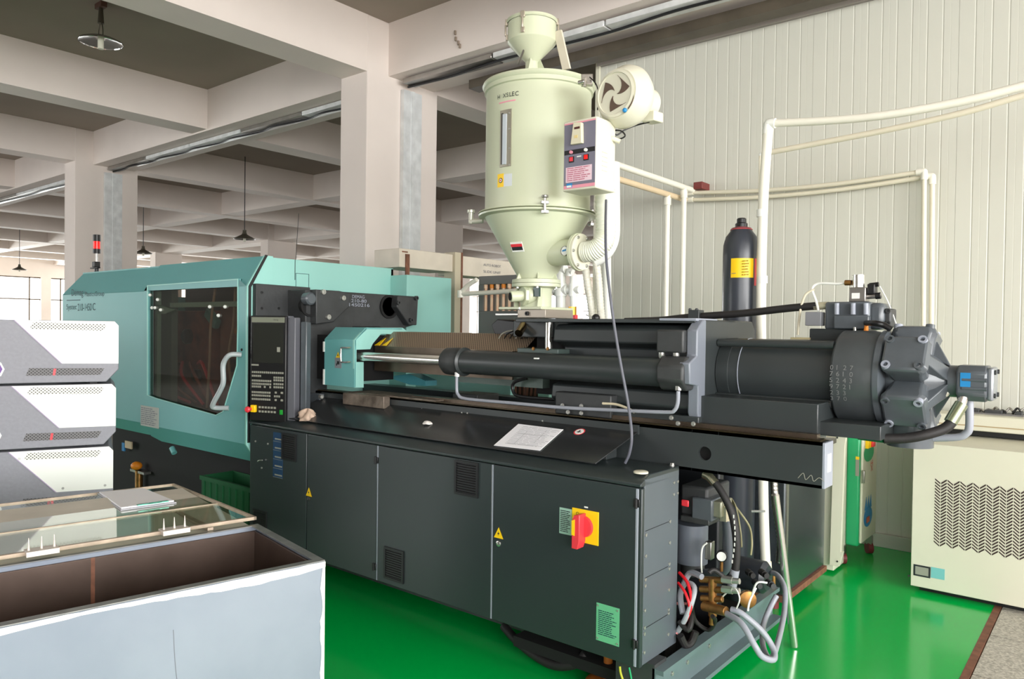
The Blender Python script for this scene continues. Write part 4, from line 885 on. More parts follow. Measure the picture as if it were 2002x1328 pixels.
# ================================================================== HOPPER DRYER
HY = 3.34; hxc = P(1052, 300, y=HY).x
hop = thing('hopper_dryer', 'cream hopper dryer with a conical bottom, standing on the feed throat of the big machine', 'hopper', (hxc, HY, 1.65))
def zp(px, py, off=.3): return P(px, py, x=P(px, py, y=HY - off * .8).x, ).z if False else P(px, py, d=((Vector((hxc, HY, 0)) - V(0, 0, 0)).dot(F0) - off)).z
R = .292
zt, zl, zb0, zb1 = zp(1055, 137), zp(1055, 155), zp(1055, 396), zp(1055, 408)
zc0 = zp(1055, 545, .1)
o = V(hxc, HY, 0)
MB().lathe([(R, zb1), (R, zl)], o, UZ, 72).build('barrel_body', cream, hop)
MB().lathe([(.001, zt + .02), (R * .9, zt + .012), (R + .018, zt), (R + .022, zt - .012), (R + .016, zt - .022), (R + .010, zt - .026), (R + .010, zl), (R, zl - .004)], o, UZ, 72, cap=False).build('lid', cream, hop)
MB().lathe([(R, zb1 + .022), (R + .034, zb1 + .016), (R + .036, zb1 + .010), (R + .012, zb1 + .008), (R + .036, zb1 + .003), (R + .034, zb1 - .006), (R, zb1 - .012)], o, UZ, 72, cap=False).build('barrel_flange', cream, hop)
MB().lathe([(R, zb1 - .01), (.105, zc0 + .012), (.10, zc0)], o, UZ, 72).build('cone', cream, hop)
MB().lathe([(.10, zc0 + .004), (.135, zc0 - .002), (.137, zc0 - .022), (.10, zc0 - .026)], o, UZ, 48).build('cone_flange', cream, hop)
zf1 = zc0 - .03
MB().lathe([(.137, zf1 + .006), (.137, zf1 - .012), (.095, zf1 - .02), (.088, zf1 - .03), (.088, 1.715)], o, UZ, 48).build('neck', cream, hop)
for a in (0, 60, 120, 180, 240, 300):
    t = math.radians(a + 10); c, s = math.cos(t), math.sin(t)
    MB().prism([o + V(c * .095, s * .095, zc0), o + V(c * .13, s * .13, zc0), o + V(c * .105, s * .105, zc0 + .06)], V(-s, c, 0) * .006).build('gusset', cream, hop)
    bolt(hop, o + V(c * .122, s * .122, zf1 - .012), (0, 0, -1), .007, .01)
B('base_plate', cream, hop, hxc - .15, hxc + .15, HY - .15, HY + .15, 1.700, 1.715, .004)
B('base_block', mat('alloy_block', (170, 160, 148), .4, .5), hop, hxc - .02, hxc + .17, HY - .14, HY + .12, 1.655, 1.70, .003)
B('slide_gate', steel, hop, hxc - .17, hxc - .01, HY - .15, HY + .02, 1.668, 1.678, .001)
socket(hop, V(hxc + .05, HY - .14, 1.678), NYm, .012, .01, black)
bolt(hop, V(hxc - .0, HY - .145, 1.70), UZ, .008, .012)
for (a, w_) in ((-.08, 0), (.08, 0)):
    MB().prism([V(hxc + a, HY - .06, 1.715), V(hxc + a, HY - .10, 1.715), V(hxc + a, HY - .08, zf1 - .02), V(hxc + a, HY - .06, zf1 - .02)], (.006, 0, 0)).build('neck_rib', cream, hop)
# discharge valve and sight glass on the neck
q = P(1028, 578, y=HY - .09); q2 = q + V(-.045, -.08, -.008)
MB().cyl(q + V(.02, .04, 0), q, .05, n=28).cyl(q, q + V(-.01, -.02, 0), .056, n=6).cyl(q, q2, .03, n=24).build('discharge_spout', cream, hop, bevel=.003)
MB().cyl(q2, q2 + V(-.001, -.002, 0), .022, n=24).build('spout_mouth', void, hop)
x0, x1, z0, z1 = RY(1044, 562, 1055, 580, HY - .088); MB().box(x0, x1, HY - .094, HY - .08, z0, z1).build('sight_window', mat('sight_dark', (44, 66, 62), .2), hop)
# lever clamps at the cone flange
def fclamp(px, py, ang):
    t = math.radians(ang); rd = V(math.cos(t), math.sin(t), 0); tg = V(-math.sin(t), math.cos(t), 0); c = o + rd * (R + .03) + V(0, 0, zb1)
    MB().obox(c - tg * .02 - V(0, 0, .03), tg * .04, rd * .02, V(0, 0, .016)).obox(c - tg * .02 + V(0, 0, .018), tg * .04, rd * .02, V(0, 0, .016)).cyl(c + rd * .014 - V(0, 0, .03), c + rd * .014 + V(0, 0, .05), .008, n=10).cyl(c + rd * .014 + V(0, 0, .05), c + rd * .014 + V(0, 0, .062), .018, n=12).build('flange_clamp', steel, hop, bevel=.002)
fclamp(0, 0, -46); fclamp(0, 0, 175); fclamp(0, 0, 60)
t = math.radians(-141 - 12); rd = V(math.cos(t), math.sin(t), 0)
MB().cyl(o + rd * (R + .02) + V(0, 0, zb1 - .015), o + rd * (R + .10) + V(0, 0, zb1 - .02), .016, n=12).cyl(o + rd * (R + .09) + V(0, 0, zb1 - .03), o + rd * (R + .09) + V(0, 0, zb1 + .03), .014, n=12).cyl(o + rd * (R + .09) + V(0, 0, zb1 + .03), o + rd * (R + .09) + V(0, 0, zb1 + .045), .022, n=14).build('swing_bolt', mat('pale_alloy', (205, 205, 192), .35, .4), hop)
# surface helper on the barrel
cam_dir = math.atan2(-HY, -hxc)
def on_barrel(px, py, lift=0.0):
    r = P(px, py, d=1) - V(0, 0, CAMH); ox, oy = -hxc, -HY
    a = r.x ** 2 + r.y ** 2; b_ = 2 * (r.x * ox + r.y * oy); c_ = ox * ox + oy * oy - (R + lift) ** 2
    dd = b_ * b_ - 4 * a * c_; t_ = (-b_ - math.sqrt(max(dd, 0))) / (2 * a); return V(0, 0, CAMH) + r * t_
def curved_patch(name, m, px0, py0, px1, py1, lift, thick=.002, n=8, par=hop):
    p0, p1 = on_barrel(px0, (py0 + py1) / 2), on_barrel(px1, (py0 + py1) / 2); zt_, zb_ = on_barrel((px0 + px1) / 2, py0).z, on_barrel((px0 + px1) / 2, py1).z
    a0, a1 = math.atan2(p0.y - HY, p0.x - hxc), math.atan2(p1.y - HY, p1.x - hxc); outer = []
    b = MB(); vs = []
    for i in range(n + 1):
        a_ = a0 + (a1 - a0) * i / n
        for rr in (R + lift, R + lift + thick):
            for z_ in (zb_, zt_): vs.append((hxc + rr * math.cos(a_), HY + rr * math.sin(a_), z_))
    fs = []
    for i in range(n):
        k = i * 4; fs += [(k + 2, k + 6, k + 7, k + 3), (k, k + 1, k + 5, k + 4), (k + 1, k + 3, k + 7, k + 5), (k, k + 4, k + 6, k + 2)]
    fs += [(0, 2, 3, 1), (n * 4, n * 4 + 1, n * 4 + 3, n * 4 + 2)]
    return b.add(vs, fs).build(name, m, par)
curved_patch('sight_frame', mat('sight_frame_metal', (165, 160, 145), .35, .6), 979, 215, 1000, 326, 0, .006, 4)
curved_patch('sight_slot', mat('sight_slot_dark', (70, 68, 62), .3), 981, 222, 985, 322, .006, .001, 2)
curved_patch('sight_tube', mat('sight_glass_grey', (190, 198, 205), .1), 985, 224, 992, 322, .006, .006, 3)
for py in (221, 252, 290, 322): socket(hop, on_barrel(996, py, .006), (on_barrel(996, py) - V(hxc, HY, on_barrel(996, py).z)), .005, .004, zinc, 'screw')
curved_patch('warning_sticker', yellow, 973, 340, 985, 366, 0, .001, 3); curved_patch('notice_sticker', mat('sticker_grey', (205, 210, 214), .5), 985, 340, 1001, 364, 0, .001, 3)
p_ = on_barrel(979, 353, .0015); nb = (p_ - V(hxc, HY, p_.z)).normalized(); MB().cyl(p_, p_ + nb * .001, .013, n=20).build('sticker_ring', inkb, hop); MB().cyl(p_ + nb * .001, p_ + nb * .002, .009, n=18).build('sticker_disc', white, hop); MB().cyl(p_ + nb * .002, p_ + nb * .003, .005, n=14).build('sticker_dot', red, hop)
# lettering bent round the barrel, letter by letter
for k, (ch, px, py) in enumerate((('H', 974, 195), ('X', 984, 192), ('S', 991, 190), ('L', 997, 189), ('E', 1002, 188), ('C', 1008, 187.5))):
    p_ = on_barrel(px, py, .001); nb = (p_ - V(hxc, HY, p_.z)).normalized(); u_ = V(-nb.y, nb.x, 0)
    text('hopper_lettering', ch, inkb, hop, p_, u_, UZ, height=.022, lift=.004)
curved_patch('red_underline', pinks, 976, 197, 1008, 199.5, 0, .001, 5)
# loader support, lid furniture
lx = P(1040, 80, y=HY).x
for (a, c) in ((-1, 0), (1, 0)):
    pass
# cone furniture
def on_cone(px, py):
    best = None; r = P(px, py, d=1) - V(0, 0, CAMH); t_ = 2.5
    while t_ < 4.6:
        q = V(0, 0, CAMH) + r * t_; rr = math.hypot(q.x - hxc, q.y - HY); f = (q.z - zc0) / (zb1 - .01 - zc0); Rr = .105 + (R - .105) * f
        if rr <= Rr: return q
        t_ += .004
    return q
cn = lambda q: (V(q.x - hxc, q.y - HY, 0).normalized() * (zb1 - zc0) + V(0, 0, -(R - .105))).normalized()
q = on_cone(1011, 483); n_ = cn(q); u_ = V(-n_.y, n_.x, 0).normalized(); v_ = n_.cross(u_)
if v_.z < 0: v_ = -v_
MB().obox(q - u_ * .038 - v_ * .028 - n_ * .002, u_ * .076, v_ * .056, n_ * .004).build('company_sticker', white, hop)
MB().obox(q - u_ * .036 + v_ * .002 + n_ * .002, u_ * .072, v_ * .016, n_ * .001).build('sticker_red_band', red, hop); MB().obox(q - u_ * .034 - v_ * .018 + n_ * .002, u_ * .068, v_ * .02, n_ * .001).build('sticker_black_band', inkb, hop)
# side inlet with thermometer
ic = P(1130, 493, y=HY - .03)
MB().cyl(V(hxc + .06, HY - .02, ic.z + .01), ic, .075, .068, n=36).build('air_inlet', cream, hop)
MB().cyl(ic + V(-.004, 0, 0), ic + V(.012, 0, 0), .10, n=40).build('inlet_flange', cream, hop)
MB().cyl(ic + V(.014, 0, 0), ic + V(.026, 0, 0), .095, n=40).build('duct_flange', creamw, hop)
for a in range(0, 360, 60):
    t = math.radians(a); bolt(hop, ic + V(.026, math.cos(t) * .083, math.sin(t) * .083), NX, .007, .008)
tp = P(1105, 491, y=HY - .095); tn = V(-.1, -1, .05).normalized()
MB().lathe([(.026, -.02), (.028, 0), (.026, .008), (.022, .006)], tp, tn, 28).build('thermometer', chrome, hop)
MB().cyl(tp + tn * .006, tp + tn * .007, .022, n=24).build('thermometer_dial', white, hop)
MB().obox(tp + tn * .008 + V(-.012, 0, -.004), V(.024, 0, .004), V(0, 0, .009), tn * .001).build('dial_mark', blue, hop)
# ribbed duct up to the blower box
dpt = [P(1142, 493, y=HY - .03), P(1160, 490, y=HY - .03), P(1176, 478, y=HY - .02), P(1184, 458, y=HY), P(1184, 420, y=HY), P(1183, 372, y=HY)]
MB().tube(dpt, lambda t: .052 + .0022 * math.sin(t * 190), 24, 28).build('flexible_duct', mat('duct_white', (226, 228, 212), .45), hop)
dp2 = [P(1192, 470, y=HY + .1), P(1196, 440, y=HY + .1), P(1196, 330, y=HY + .1)]
MB().tube([P(1160, 505, y=HY + .08), P(1180, 492, y=HY + .1), P(1192, 468, y=HY + .1), P(1194, 430, y=HY + .1), P(1193, 320, y=HY + .1)], .05, 24).build('return_duct', white, hop)
# control box
x0, x1 = P(1101, 305, y=3.02).x, P(1166, 305, y=3.02).x; z0, z1 = P(1133, 371, y=3.02).z, P(1133, 233, y=3.02).z
cb = B('control_box', creamw, hop, x0, x1, 3.02, 3.19, z0, z1, .006)
def CBX(name, m, u0, u1, v0, v1, dep=.002, base=0, bev=0): return B(name, m, cb, x0 + (x1 - x0) * u0, x0 + (x1 - x0) * u1, 3.02 - base - dep, 3.02 - base, z0 + (z1 - z0) * v0, z0 + (z1 - z0) * v1, bev)
CBX('control_panel_face', cloudp, .04, .97, .03, .965)
CBX('pink_stripe', pinks, .04, .97, .945, .965, .001, .002); CBX('pink_stripe', pinks, .04, .97, .03, .075, .001, .002)
CBX('blue_logo', blue, .13, .30, .045, .105, .001, .003); CBX('logo_band', white, .14, .28, .048, .075, .001, .004)
CBX('black_band', black, .05, .96, .515, .58, .001, .002)
MB().prism([V(x0 + (x1 - x0) * .30, 3.018, z0 + (z1 - z0) * .64), V(x0 + (x1 - x0) * .64, 3.018, z0 + (z1 - z0) * .64), V(x0 + (x1 - x0) * .62, 3.018, z0 + (z1 - z0) * .93), V(x0 + (x1 - x0) * .38, 3.018, z0 + (z1 - z0) * .95)], (0, -.022, 0)).build('temperature_controller', mat('ivory_plastic', (216, 210, 184), .4), cb, bevel=.003)
MB().box(x0 + (x1 - x0) * .42, x0 + (x1 - x0) * .58, 2.994, 2.996, z0 + (z1 - z0) * .845, z0 + (z1 - z0) * .875).build('controller_display', mat('display_brown', (80, 40, 36), .3), cb)
MB().box(x0 + (x1 - x0) * .42, x0 + (x1 - x0) * .52, 2.994, 2.996, z0 + (z1 - z0) * .72, z0 + (z1 - z0) * .76).build('controller_keys', mat('key_cream', (220, 200, 140), .4), cb)
for u, c in ((.27, pinks), (.71, white)):
    MB().cyl(V(x0 + (x1 - x0) * u, 3.017, z0 + (z1 - z0) * .545), V(x0 + (x1 - x0) * u, 3.008, z0 + (z1 - z0) * .545), .008, n=16).build('pilot_lamp', c, cb)
for u in (.27, .71):
    CBX('switch_bezel', black, u - .08, u + .08, .40, .485, .003, .002, .001)
    CBX('rocker_switch', reddk if u > .5 else red, u - .05, u + .05, .415, .475, .004, .005, .001)
CBX('white_tag', white, .43, .56, .465, .48, .001, .002); CBX('print_tag', ink, .43, .58, .43, .438, .001, .002)
CBX('instruction_card', mat('card_pink', (232, 205, 215), .6), .10, .88, .12, .335, .001, .002)
fakelines('card_print', mat('card_red', (190, 110, 130), .7), cb, V(x0 + (x1 - x0) * .14, 3.0165, z0 + (z1 - z0) * .13), UX, UZ, (x1 - x0) * .7, (z1 - z0) * .2, 7, seed=3, word=.25)
for k in range(5): B('side_louvre', mat('louvre_cream', (206, 206, 186), .5) if 'louvre_cream' not in MATS else MATS['louvre_cream'], cb, x1, x1 + .002, 3.07, 3.115, z0 + .09 + k * .022, z0 + .093 + k * .022)
B('side_notice', mat('notice_lilac', (212, 210, 226), .6), cb, x1, x1 + .001, 3.06, 3.12, z0 + .20, z0 + .25)
# blower
bc = P(1211, 186, y=3.14); bn = V(-.10, -1, -.02).normalized(); bk = -bn
MB().lathe([(.118, .03), (.133, .0), (.150, -.03), (.152, -.055), (.135, -.095), (.07, -.10)], bc, bn, 56).build('blower_housing', creamw, hop)
fc = MB(); rim_ = []; uu, vv = uv3(bn)
fc.lathe([(.105, .03), (.112, .036), (.100, .040), (.098, .034)], bc, bn, 48, cap=False); fc.cyl(bc + bn * .031, bc + bn * .034, .100, n=48).build('inlet_cover', creamw, hop)
for k in range(3):
    a0 = math.radians(100 + k * 120)
    pts = []
    for i in range(9):
        f = i / 8; rr = .014 + .072 * f; aa = a0 + .55 * f; pts.append((rr, aa))
    for i in range(9):
        f = 1 - i / 8; rr = .014 + .072 * f; aa = a0 + .55 * f + (1.15 * f ** 0.8 + .05); pts.append((rr, aa))
    MB().prism([bc + bn * .0345 + (uu * math.cos(a) + vv * math.sin(a)) * r_ for r_, a in pts], bn * .003).build('cover_opening', mat('opening_brown', (92, 74, 62), .7) if k == 0 else MATS['opening_brown'], hop)
MB().tube([bc + bn * .035 + V(.075, 0, -.085), bc + bn * .037 + V(.10, 0, -.05), bc + bn * .035 + V(.108, 0, -.005)], .004, 8).build('adjust_slot', MATS['opening_brown'], hop)
MB().ball(bc + bn * .045 + V(.062, 0, -.092), .011, 14).build('blue_knob', blue, hop)
mo = bc + bk * .10
MB().cyl(mo, mo + bk * .14, .082, .078, n=36).build('blower_motor', creamw, hop, bevel=.006)
MB().obox(mo + bk * .04 + V(.03, 0, -.11), V(.07, 0, 0), bk * .08, V(0, 0, .05)).build('terminal_box', creamw, hop, bevel=.006)
MB().obox(V(hxc + .22, HY - .08, bc.z - .10), V(.14, 0, 0), V(0, .12, 0), V(0, 0, .05)).build('blower_bracket', cream, hop, bevel=.004)
w0 = mo + bk * .06 + V(.06, 0, -.11)
MB().tube([w0, P(1244, 245, y=3.3), P(1222, 254, y=3.25), P(1206, 264, y=3.22), P(1200, 256, y=3.2), P(1214, 256, y=3.2), P(1222, 266, y=3.2), P(1208, 272, y=3.2), P(1198, 262, y=3.18)], .004, 8).build('blower_cable', black, hop)
MB().cyl(P(1196, 270, y=3.16), P(1212, 277, y=3.18), .012, n=12).build('cable_gland', creamw, hop)
# lid latch box (chrome)
q = P(1146, 152, y=3.12)
MB().obox(q + V(-.03, 0, -.03), V(.05, .03, 0), V(-.02, .03, 0), V(0, 0, .055)).cyl(q + V(-.04, -.01, -.02), q + V(.0, -.01, -.02), .01, n=12).cyl(q + V(0, -.01, -.05), q + V(0, -.01, .0), .008, n=10).build('lid_latch', chrome, hop, bevel=.004)
MB().tube([q + V(.02, 0, 0), P(1166, 166, y=3.14), P(1170, 190, y=3.14), P(1168, 215, y=3.12)], .003, 6).build('thermostat_wire', black, hop)
# ================================================================== VACUUM LOADER on the lid
ld = thing('vacuum_loader', 'small cream funnel-shaped loader with toggle latches mounted on the hopper dryer lid', 'loader', (lx, HY, zt))
lo_ = V(lx, HY, 0)
def zl_(py, off): return P(1040, py, d=(Vector((lx, HY, 0)).dot(F0) - off)).z
a0, a1, a2, a3 = zl_(26, .14), zl_(40, .14), zl_(72, .14), zl_(112, .05)
MB().lathe([(.001, a0 + .012), (.12, a0 + .008), (.143, a0), (.146, a0 - .012), (.140, a0 - .018)], lo_, UZ, 48, cap=False).build('loader_lid', cream, ld)
MB().lathe([(.136, a0 - .018), (.136, a2 + .008), (.130, a2), (.035, a3 - .02), (.035, zt + .01)], lo_, UZ, 56).build('loader_funnel', cream, ld)
for ang in (-73, -138, 28):
    t = math.radians(ang); rd = V(math.cos(t), math.sin(t), 0); tg = V(-rd.y, rd.x, 0); c = lo_ + rd * .137
    MB().obox(c - tg * .012 + V(0, 0, a0 - .03), tg * .024, rd * .014, V(0, 0, .035)).cyl(c + rd * .012 + V(0, 0, a0 - .085), c + rd * .012 + V(0, 0, a0 - .025), .006, n=8).obox(c - tg * .01 + V(0, 0, a0 - .11), tg * .02, rd * .01, V(0, 0, .03)).build('toggle_latch', mat('latch_alloy', (190, 180, 165), .35, .6) if 'latch_alloy' not in MATS else MATS['latch_alloy'], ld, bevel=.002)
# flat sheet stand
MB().prism([lo_ + V(-.12, .02, zt + .01), lo_ + V(.12, .02, zt + .01), lo_ + V(.03, .02, a3 + .02), lo_ + V(-.02, .02, a3 + .02)], (0, .004, 0)).build('loader_stand', cream, ld)
MB().prism([lo_ + V(.02, -.08, zt + .01), lo_ + V(.02, .1, zt + .01), lo_ + V(.02, .03, a3 + .03), lo_ + V(.02, -.03, a3 + .03)], (.004, 0, 0)).build('loader_stand', cream, ld)
MB().tube([lo_ + V(-.05, -.05, a3 + .0), lo_ + V(-.045, -.06, a3 - .03), lo_ + V(.02, -.08, a3 + .05)], .006, 8).build('gate_lever', steel, ld)
MB().obox(P(1082, 62, y=HY + .05), V(.052, 0, 0), V(0, .014, 0), P(1099, 137, y=HY + .05) - P(1082, 62, y=HY + .05)).build('loader_brace', mat('brace_cream', (212, 204, 186), .5), ld, bevel=.002)
tag(MB().tube([P(1185, 392, y=3.1), P(1184, 440, y=2.95), P(1185, 500, y=2.85), P(1192, 570, y=2.82), P(1203, 650, y=2.82), P(1215, 720, y=2.82), P(1228, 790, y=2.82), P(1235, 850, y=2.8), P(1231, 885, y=2.8), P(1222, 906, y=2.8)], .0062, 10).build('power_cable', mat('cable_grey', (92, 94, 104), .4), bevel=0), 'long grey power cable hanging from the hopper dryer box across the dark machine', 'cable')
# ================================================================== THINGS ON THE SLOPED SHELF
c4 = [shelf_pt(*k) + nn * .004 for k in ((966, 873), (1014, 831), (1102, 842), (1056, 883))]
sh = tag(MB().prism(c4, nn * .002).build('paper_sheet', paper), 'printed white drawing sheet lying on the dark sloped shelf of the machine', 'paper')
u_ = (c4[3] - c4[0]).normalized(); v_ = (c4[1] - c4[0]); v_ = (v_ - u_ * v_.dot(u_)).normalized()
fakelines('sheet_print', ink, sh, c4[0] + u_ * .05 + v_ * .02 + nn * .002, u_, v_, .22, .17, 14, seed=11, fill=.14, word=.3)
g_ = MB()
for a, b_, cc, dd in ((.06, .03, .2, .001), (.06, .12, .16, .001), (.10, .03, .001, .12), (.2, .05, .001, .12)):
    q = c4[0] + u_ * a + v_ * b_ + nn * .0025; g_.add([q, q + u_ * cc, q + u_ * cc + v_ * dd, q + v_ * dd], [(0, 1, 2, 3)])
g_.build('sheet_lines', inkb, sh)
def blob(name, c, sx, sy, sz, m, seed, freq=14, amp=.3):
    rnd = random.Random(seed); b = MB(); n, k = 28, 14; ph = [rnd.uniform(0, 6.28) for _ in range(8)]; vs = []
    for j in range(k + 1):
        el = math.pi * j / k
        for i in range(n):
            az = 2 * math.pi * i / n
            w_ = 1 + amp * (math.sin(3 * az + ph[0] + 2 * el) * .5 + math.sin(5 * az - 3 * el + ph[1]) * .35 + math.sin(9 * az + 4 * el + ph[2]) * .2)
            vs.append(Vector(c) + V(math.sin(el) * math.cos(az) * sx * w_, math.sin(el) * math.sin(az) * sy * w_, max(-sz * .35, math.cos(el) * sz * (1 + amp * .6 * math.sin(4 * az + ph[3])))))
    b.add(vs, [(j * n + i, j * n + (i + 1) % n, (j + 1) * n + (i + 1) % n, (j + 1) * n + i) for j in range(k) for i in range(n)]); return b.build(name, m, ang=180)
q = P(601, 817, z=1.04); tag(blob('cleaning_rag', V(q.x, q.y, 1.04), .062, .045, .045, clothm, 3, amp=.5), 'crumpled beige cleaning rag on the cabinet ledge beside the operator panel', 'cloth')
q = shelf_pt(836, 830); tag(blob('paper_tissue', q + nn * .006, .026, .02, .012, mat('tissue', (226, 222, 216), .9), 5), 'small crumpled white tissue on the dark sloped shelf', 'tissue')
tr = thing('drip_pan', 'long grimy sheet metal drip pan under the nozzle guard', 'pan', P(705, 785, y=2.92))
a, c = P(670, 770, y=2.9), P(750, 776, y=2.9)
MB().box(a.x, c.x, 2.90, 2.95, 1.12, 1.192).build('pan_body', mat('grimy_tin', (140, 128, 116), .5, .5, alt=(90, 80, 70), scale=14), tr, bevel=.004)
MB().box(a.x, a.x + .75, 2.945, 3.12, 1.186, 1.194).build('pan_flange', MATS['grimy_tin'], tr)
# ================================================================== STEEL BIN in front
ZTK = .85
A = P(636, 1095, z=ZTK); Bc = P(466, 1030, z=ZTK); L0_ = P(0, 1225, z=ZTK)
fd = (L0_ - A).normalized(); sd = (Bc - A); sd = (sd - fd * sd.dot(fd)); W_ = sd.length; sd.normalize(); LT = 1.75
bn_ = thing('steel_storage_bin', 'large open stainless steel bin with a clear hinged lid, in front of the machine', 'bin', A + fd * LT / 2 + sd * W_ / 2 - V(0, 0, ZTK))
def T3(u, s, z): return A + fd * u + sd * s + V(0, 0, z - ZTK)
t_ = .022
bright = mat('bin_steel', (120, 129, 143), .5, .2, alt=(140, 148, 160), scale=1.8, bump=.05, bscale=8)
inner = mat('bin_inside_brown', (98, 82, 74), .42, .45, alt=(74, 60, 52), scale=3)
def wallbox(name, m, u0, u1, s0, s1, z0, z1, bev=.002, par=bn_): return MB().obox(T3(u0, s0, z0), fd * (u1 - u0), sd * (s1 - s0), V(0, 0, z1 - z0)).build(name, m, par, bev)
wallbox('front_wall', bright, 0, LT, 0, .01, 0.02, ZTK - .004); wallbox('right_wall', bright, 0, .01, .01, W_, .02, ZTK - .004)
wallbox('left_wall', bright, LT - .01, LT, .01, W_, .02, ZTK - .004); wallbox('back_wall', bright, .01, LT - .01, W_ - .01, W_, .02, ZTK - .004)
wallbox('front_liner', inner, .012, LT - .012, .012, .02, .03, ZTK - .02); wallbox('side_liner', inner, .012, .02, .02, W_ - .012, .03, ZTK - .02)
wallbox('back_liner', inner, .012, LT - .012, W_ - .02, W_ - .012, .03, ZTK - .02); wallbox('bin_bottom', inner, .012, LT - .012, .012, W_ - .012, .02, .03)
wallbox('bin_side_liner', inner, LT - .02, LT - .012, .02, W_ - .012, .03, ZTK - .02)
rimm = mat('rim_steel', (150, 152, 150), .38, .8, var=.2, scale=14)
MB().ring([T3(0, 0, ZTK - .004), T3(LT, 0, ZTK - .004), T3(LT, W_, ZTK - .004), T3(0, W_, ZTK - .004)], [T3(.03, .03, ZTK - .004), T3(LT - .03, .03, ZTK - .004), T3(LT - .03, W_ - .02, ZTK - .004), T3(.03, W_ - .02, ZTK - .004)], (0, 0, .004)).build('top_rim', rimm, bn_, bevel=.001)
for u in (.55, .95, 1.35): wallbox('rust_run', rustm, u, u + .012, W_ - .0205, W_ - .02, ZTK - .2 - .1 * (u > .9), ZTK - .02, 0)
# irregular white weld filler along the front edges
def smear(pts_u, name):
    b = MB(); n = len(pts_u); vs = []
    for u, za, zb in pts_u: vs += [T3(u, -.0015, za), T3(u, -.0015, zb)]
    b.add(vs, [(2 * i, 2 * i + 1, 2 * i + 3, 2 * i + 2) for i in range(n - 1)]); return b.build(name, mat('white_filler', (232, 232, 226), .7) if 'white_filler' not in MATS else MATS['white_filler'], bn_, ang=180)
rnd = random.Random(4)
smear([(i * .03, ZTK - .004 - .003 * rnd.random(), ZTK - .012 - (.010 + .008 * math.sin(i * .22) + .004 * rnd.random())) for i in range(52)], 'filler_strip')
b = MB(); vs = []
for i in range(40):
    z = ZTK - .005 - i * .0208; wq = .006 + .008 * abs(math.sin(i * .45)) + .005 * rnd.random(); vs += [T3(0.001, -.0016, z), T3(wq, -.0016, z)]
b.add(vs, [(2 * i, 2 * i + 1, 2 * i + 3, 2 * i + 2) for i in range(39)]); b.build('filler_strip', MATS['white_filler'], bn_, ang=180)
MB().tube([T3(.46, -.001, .74), T3(.45, -.001, .6), T3(.42, -.001, .45), T3(.41, -.001, .2)], .0008, 4).build('scratch', ink, bn_)
# lid: clear sheet hinged at the back rim, folded over and tilted up a little
r = P(340, 950, d=1) - V(0, 0, CAMH); t0 = (A.dot(fd) - V(0, 0, CAMH).dot(fd)) / r.dot(fd); LB = V(0, 0, CAMH) + r * t0
H0 = T3(0.0, W_ + .012, ZTK + .012); ld_ = (LB - H0); LL = ld_.length; ld_.normalize(); ln = fd.cross(ld_).normalized()
if ln.z < 0: ln = -ln
lidp = MB().obox(H0, fd * LT, ld_ * LL, ln * .006).build('clear_lid', clearg, bn_)
fr_ = mat('lid_edge_brown', (176, 158, 138), .45, .3, var=.2, scale=12)
MB().obox(H0, fd * LT, ld_ * .016, ln * .012).build('lid_frame_bar', fr_, bn_); MB().obox(H0 + ld_ * (LL - .012), fd * LT, ld_ * .012, ln * .012).build('lid_frame_bar', fr_, bn_)
MB().obox(H0, fd * .01, ld_ * LL, ln * .012).build('lid_frame_bar', fr_, bn_); MB().obox(H0 + ld_ * LL * .38 - ln * .004, fd * LT, ld_ * .012, ln * .012).build('lid_frame_bar', fr_, bn_)
MB().obox(H0 + fd * .16 - ln * .012, fd * .02, ld_ * LL, ln * .01).build('lid_frame_bar', fr_, bn_)
for px in (345, 55):
    rr = P(px, 1040, z=ZTK + .02); u = (rr - H0).dot(fd); c = H0 + fd * u
    hb = MB().obox(c - fd * .045 - ld_ * .03, fd * .09, ld_ * .06, ln * .016)
    for k in (-.035, 0, .035): hb.cyl(c + fd * k + ln * .014, c + fd * k + ln * .055, .004, .001, n=8)
    hb.build('lid_hinge', mat('hinge_pale', (214, 205, 196), .45, .3) if 'hinge_pale' not in MATS else MATS['hinge_pale'], bn_, bevel=.001)
# sheet/shelf under the lid (what the lid rests on)
wallbox('rear_top_sheet', mat('rear_sheet', (205, 198, 184), .6, 0, var=.1, scale=5), 0.02, LT, W_ + .005, W_ + .85, ZTK - .016, ZTK - .010)
wallbox('rear_compartment', bright, 0.02, LT, W_ + .005, W_ + .84, .02, ZTK - .03)
# notebook on the lid
def on_lid(px, py, h=.014):
    r = P(px, py, d=1) - V(0, 0, CAMH); t_ = (H0 + ln * h - V(0, 0, CAMH)).dot(ln) / r.dot(ln); return V(0, 0, CAMH) + r * t_
nbk = thing('clip_board', 'white papers on a clip board with a green clip lying on the clear bin lid', 'clipboard', on_lid(260, 975))
c4 = [on_lid(*k, .007) for k in ((236, 999), (345, 984), (282, 958), (190, 966))]
MB().prism(c4, ln * .004).build('board', mat('board_grey', (180, 180, 188), .5), nbk)
MB().prism([q + ln * .0045 for q in [c4[0] * .97 + c4[2] * .03, c4[1] * .97 + c4[3] * .03, c4[2] * .97 + c4[0] * .03, c4[3] * .97 + c4[1] * .03]], ln * .006).build('paper_stack', paper, nbk)
mid = c4[0] * .42 + c4[1] * .58; eu = (c4[1] - c4[0]).normalized(); ev = ln.cross(eu)
MB().obox(mid - eu * .06 + ln * .01, eu * .12, ev * .02, ln * .004).tube([mid - eu * .02 + ln * .014, mid - eu * .02 - ev * .03 + ln * .02, mid + eu * .02 - ev * .03 + ln * .02, mid + eu * .02 + ln * .014], .003, 6).build('clip', mat('clip_green', (90, 160, 140), .3, .5), nbk)
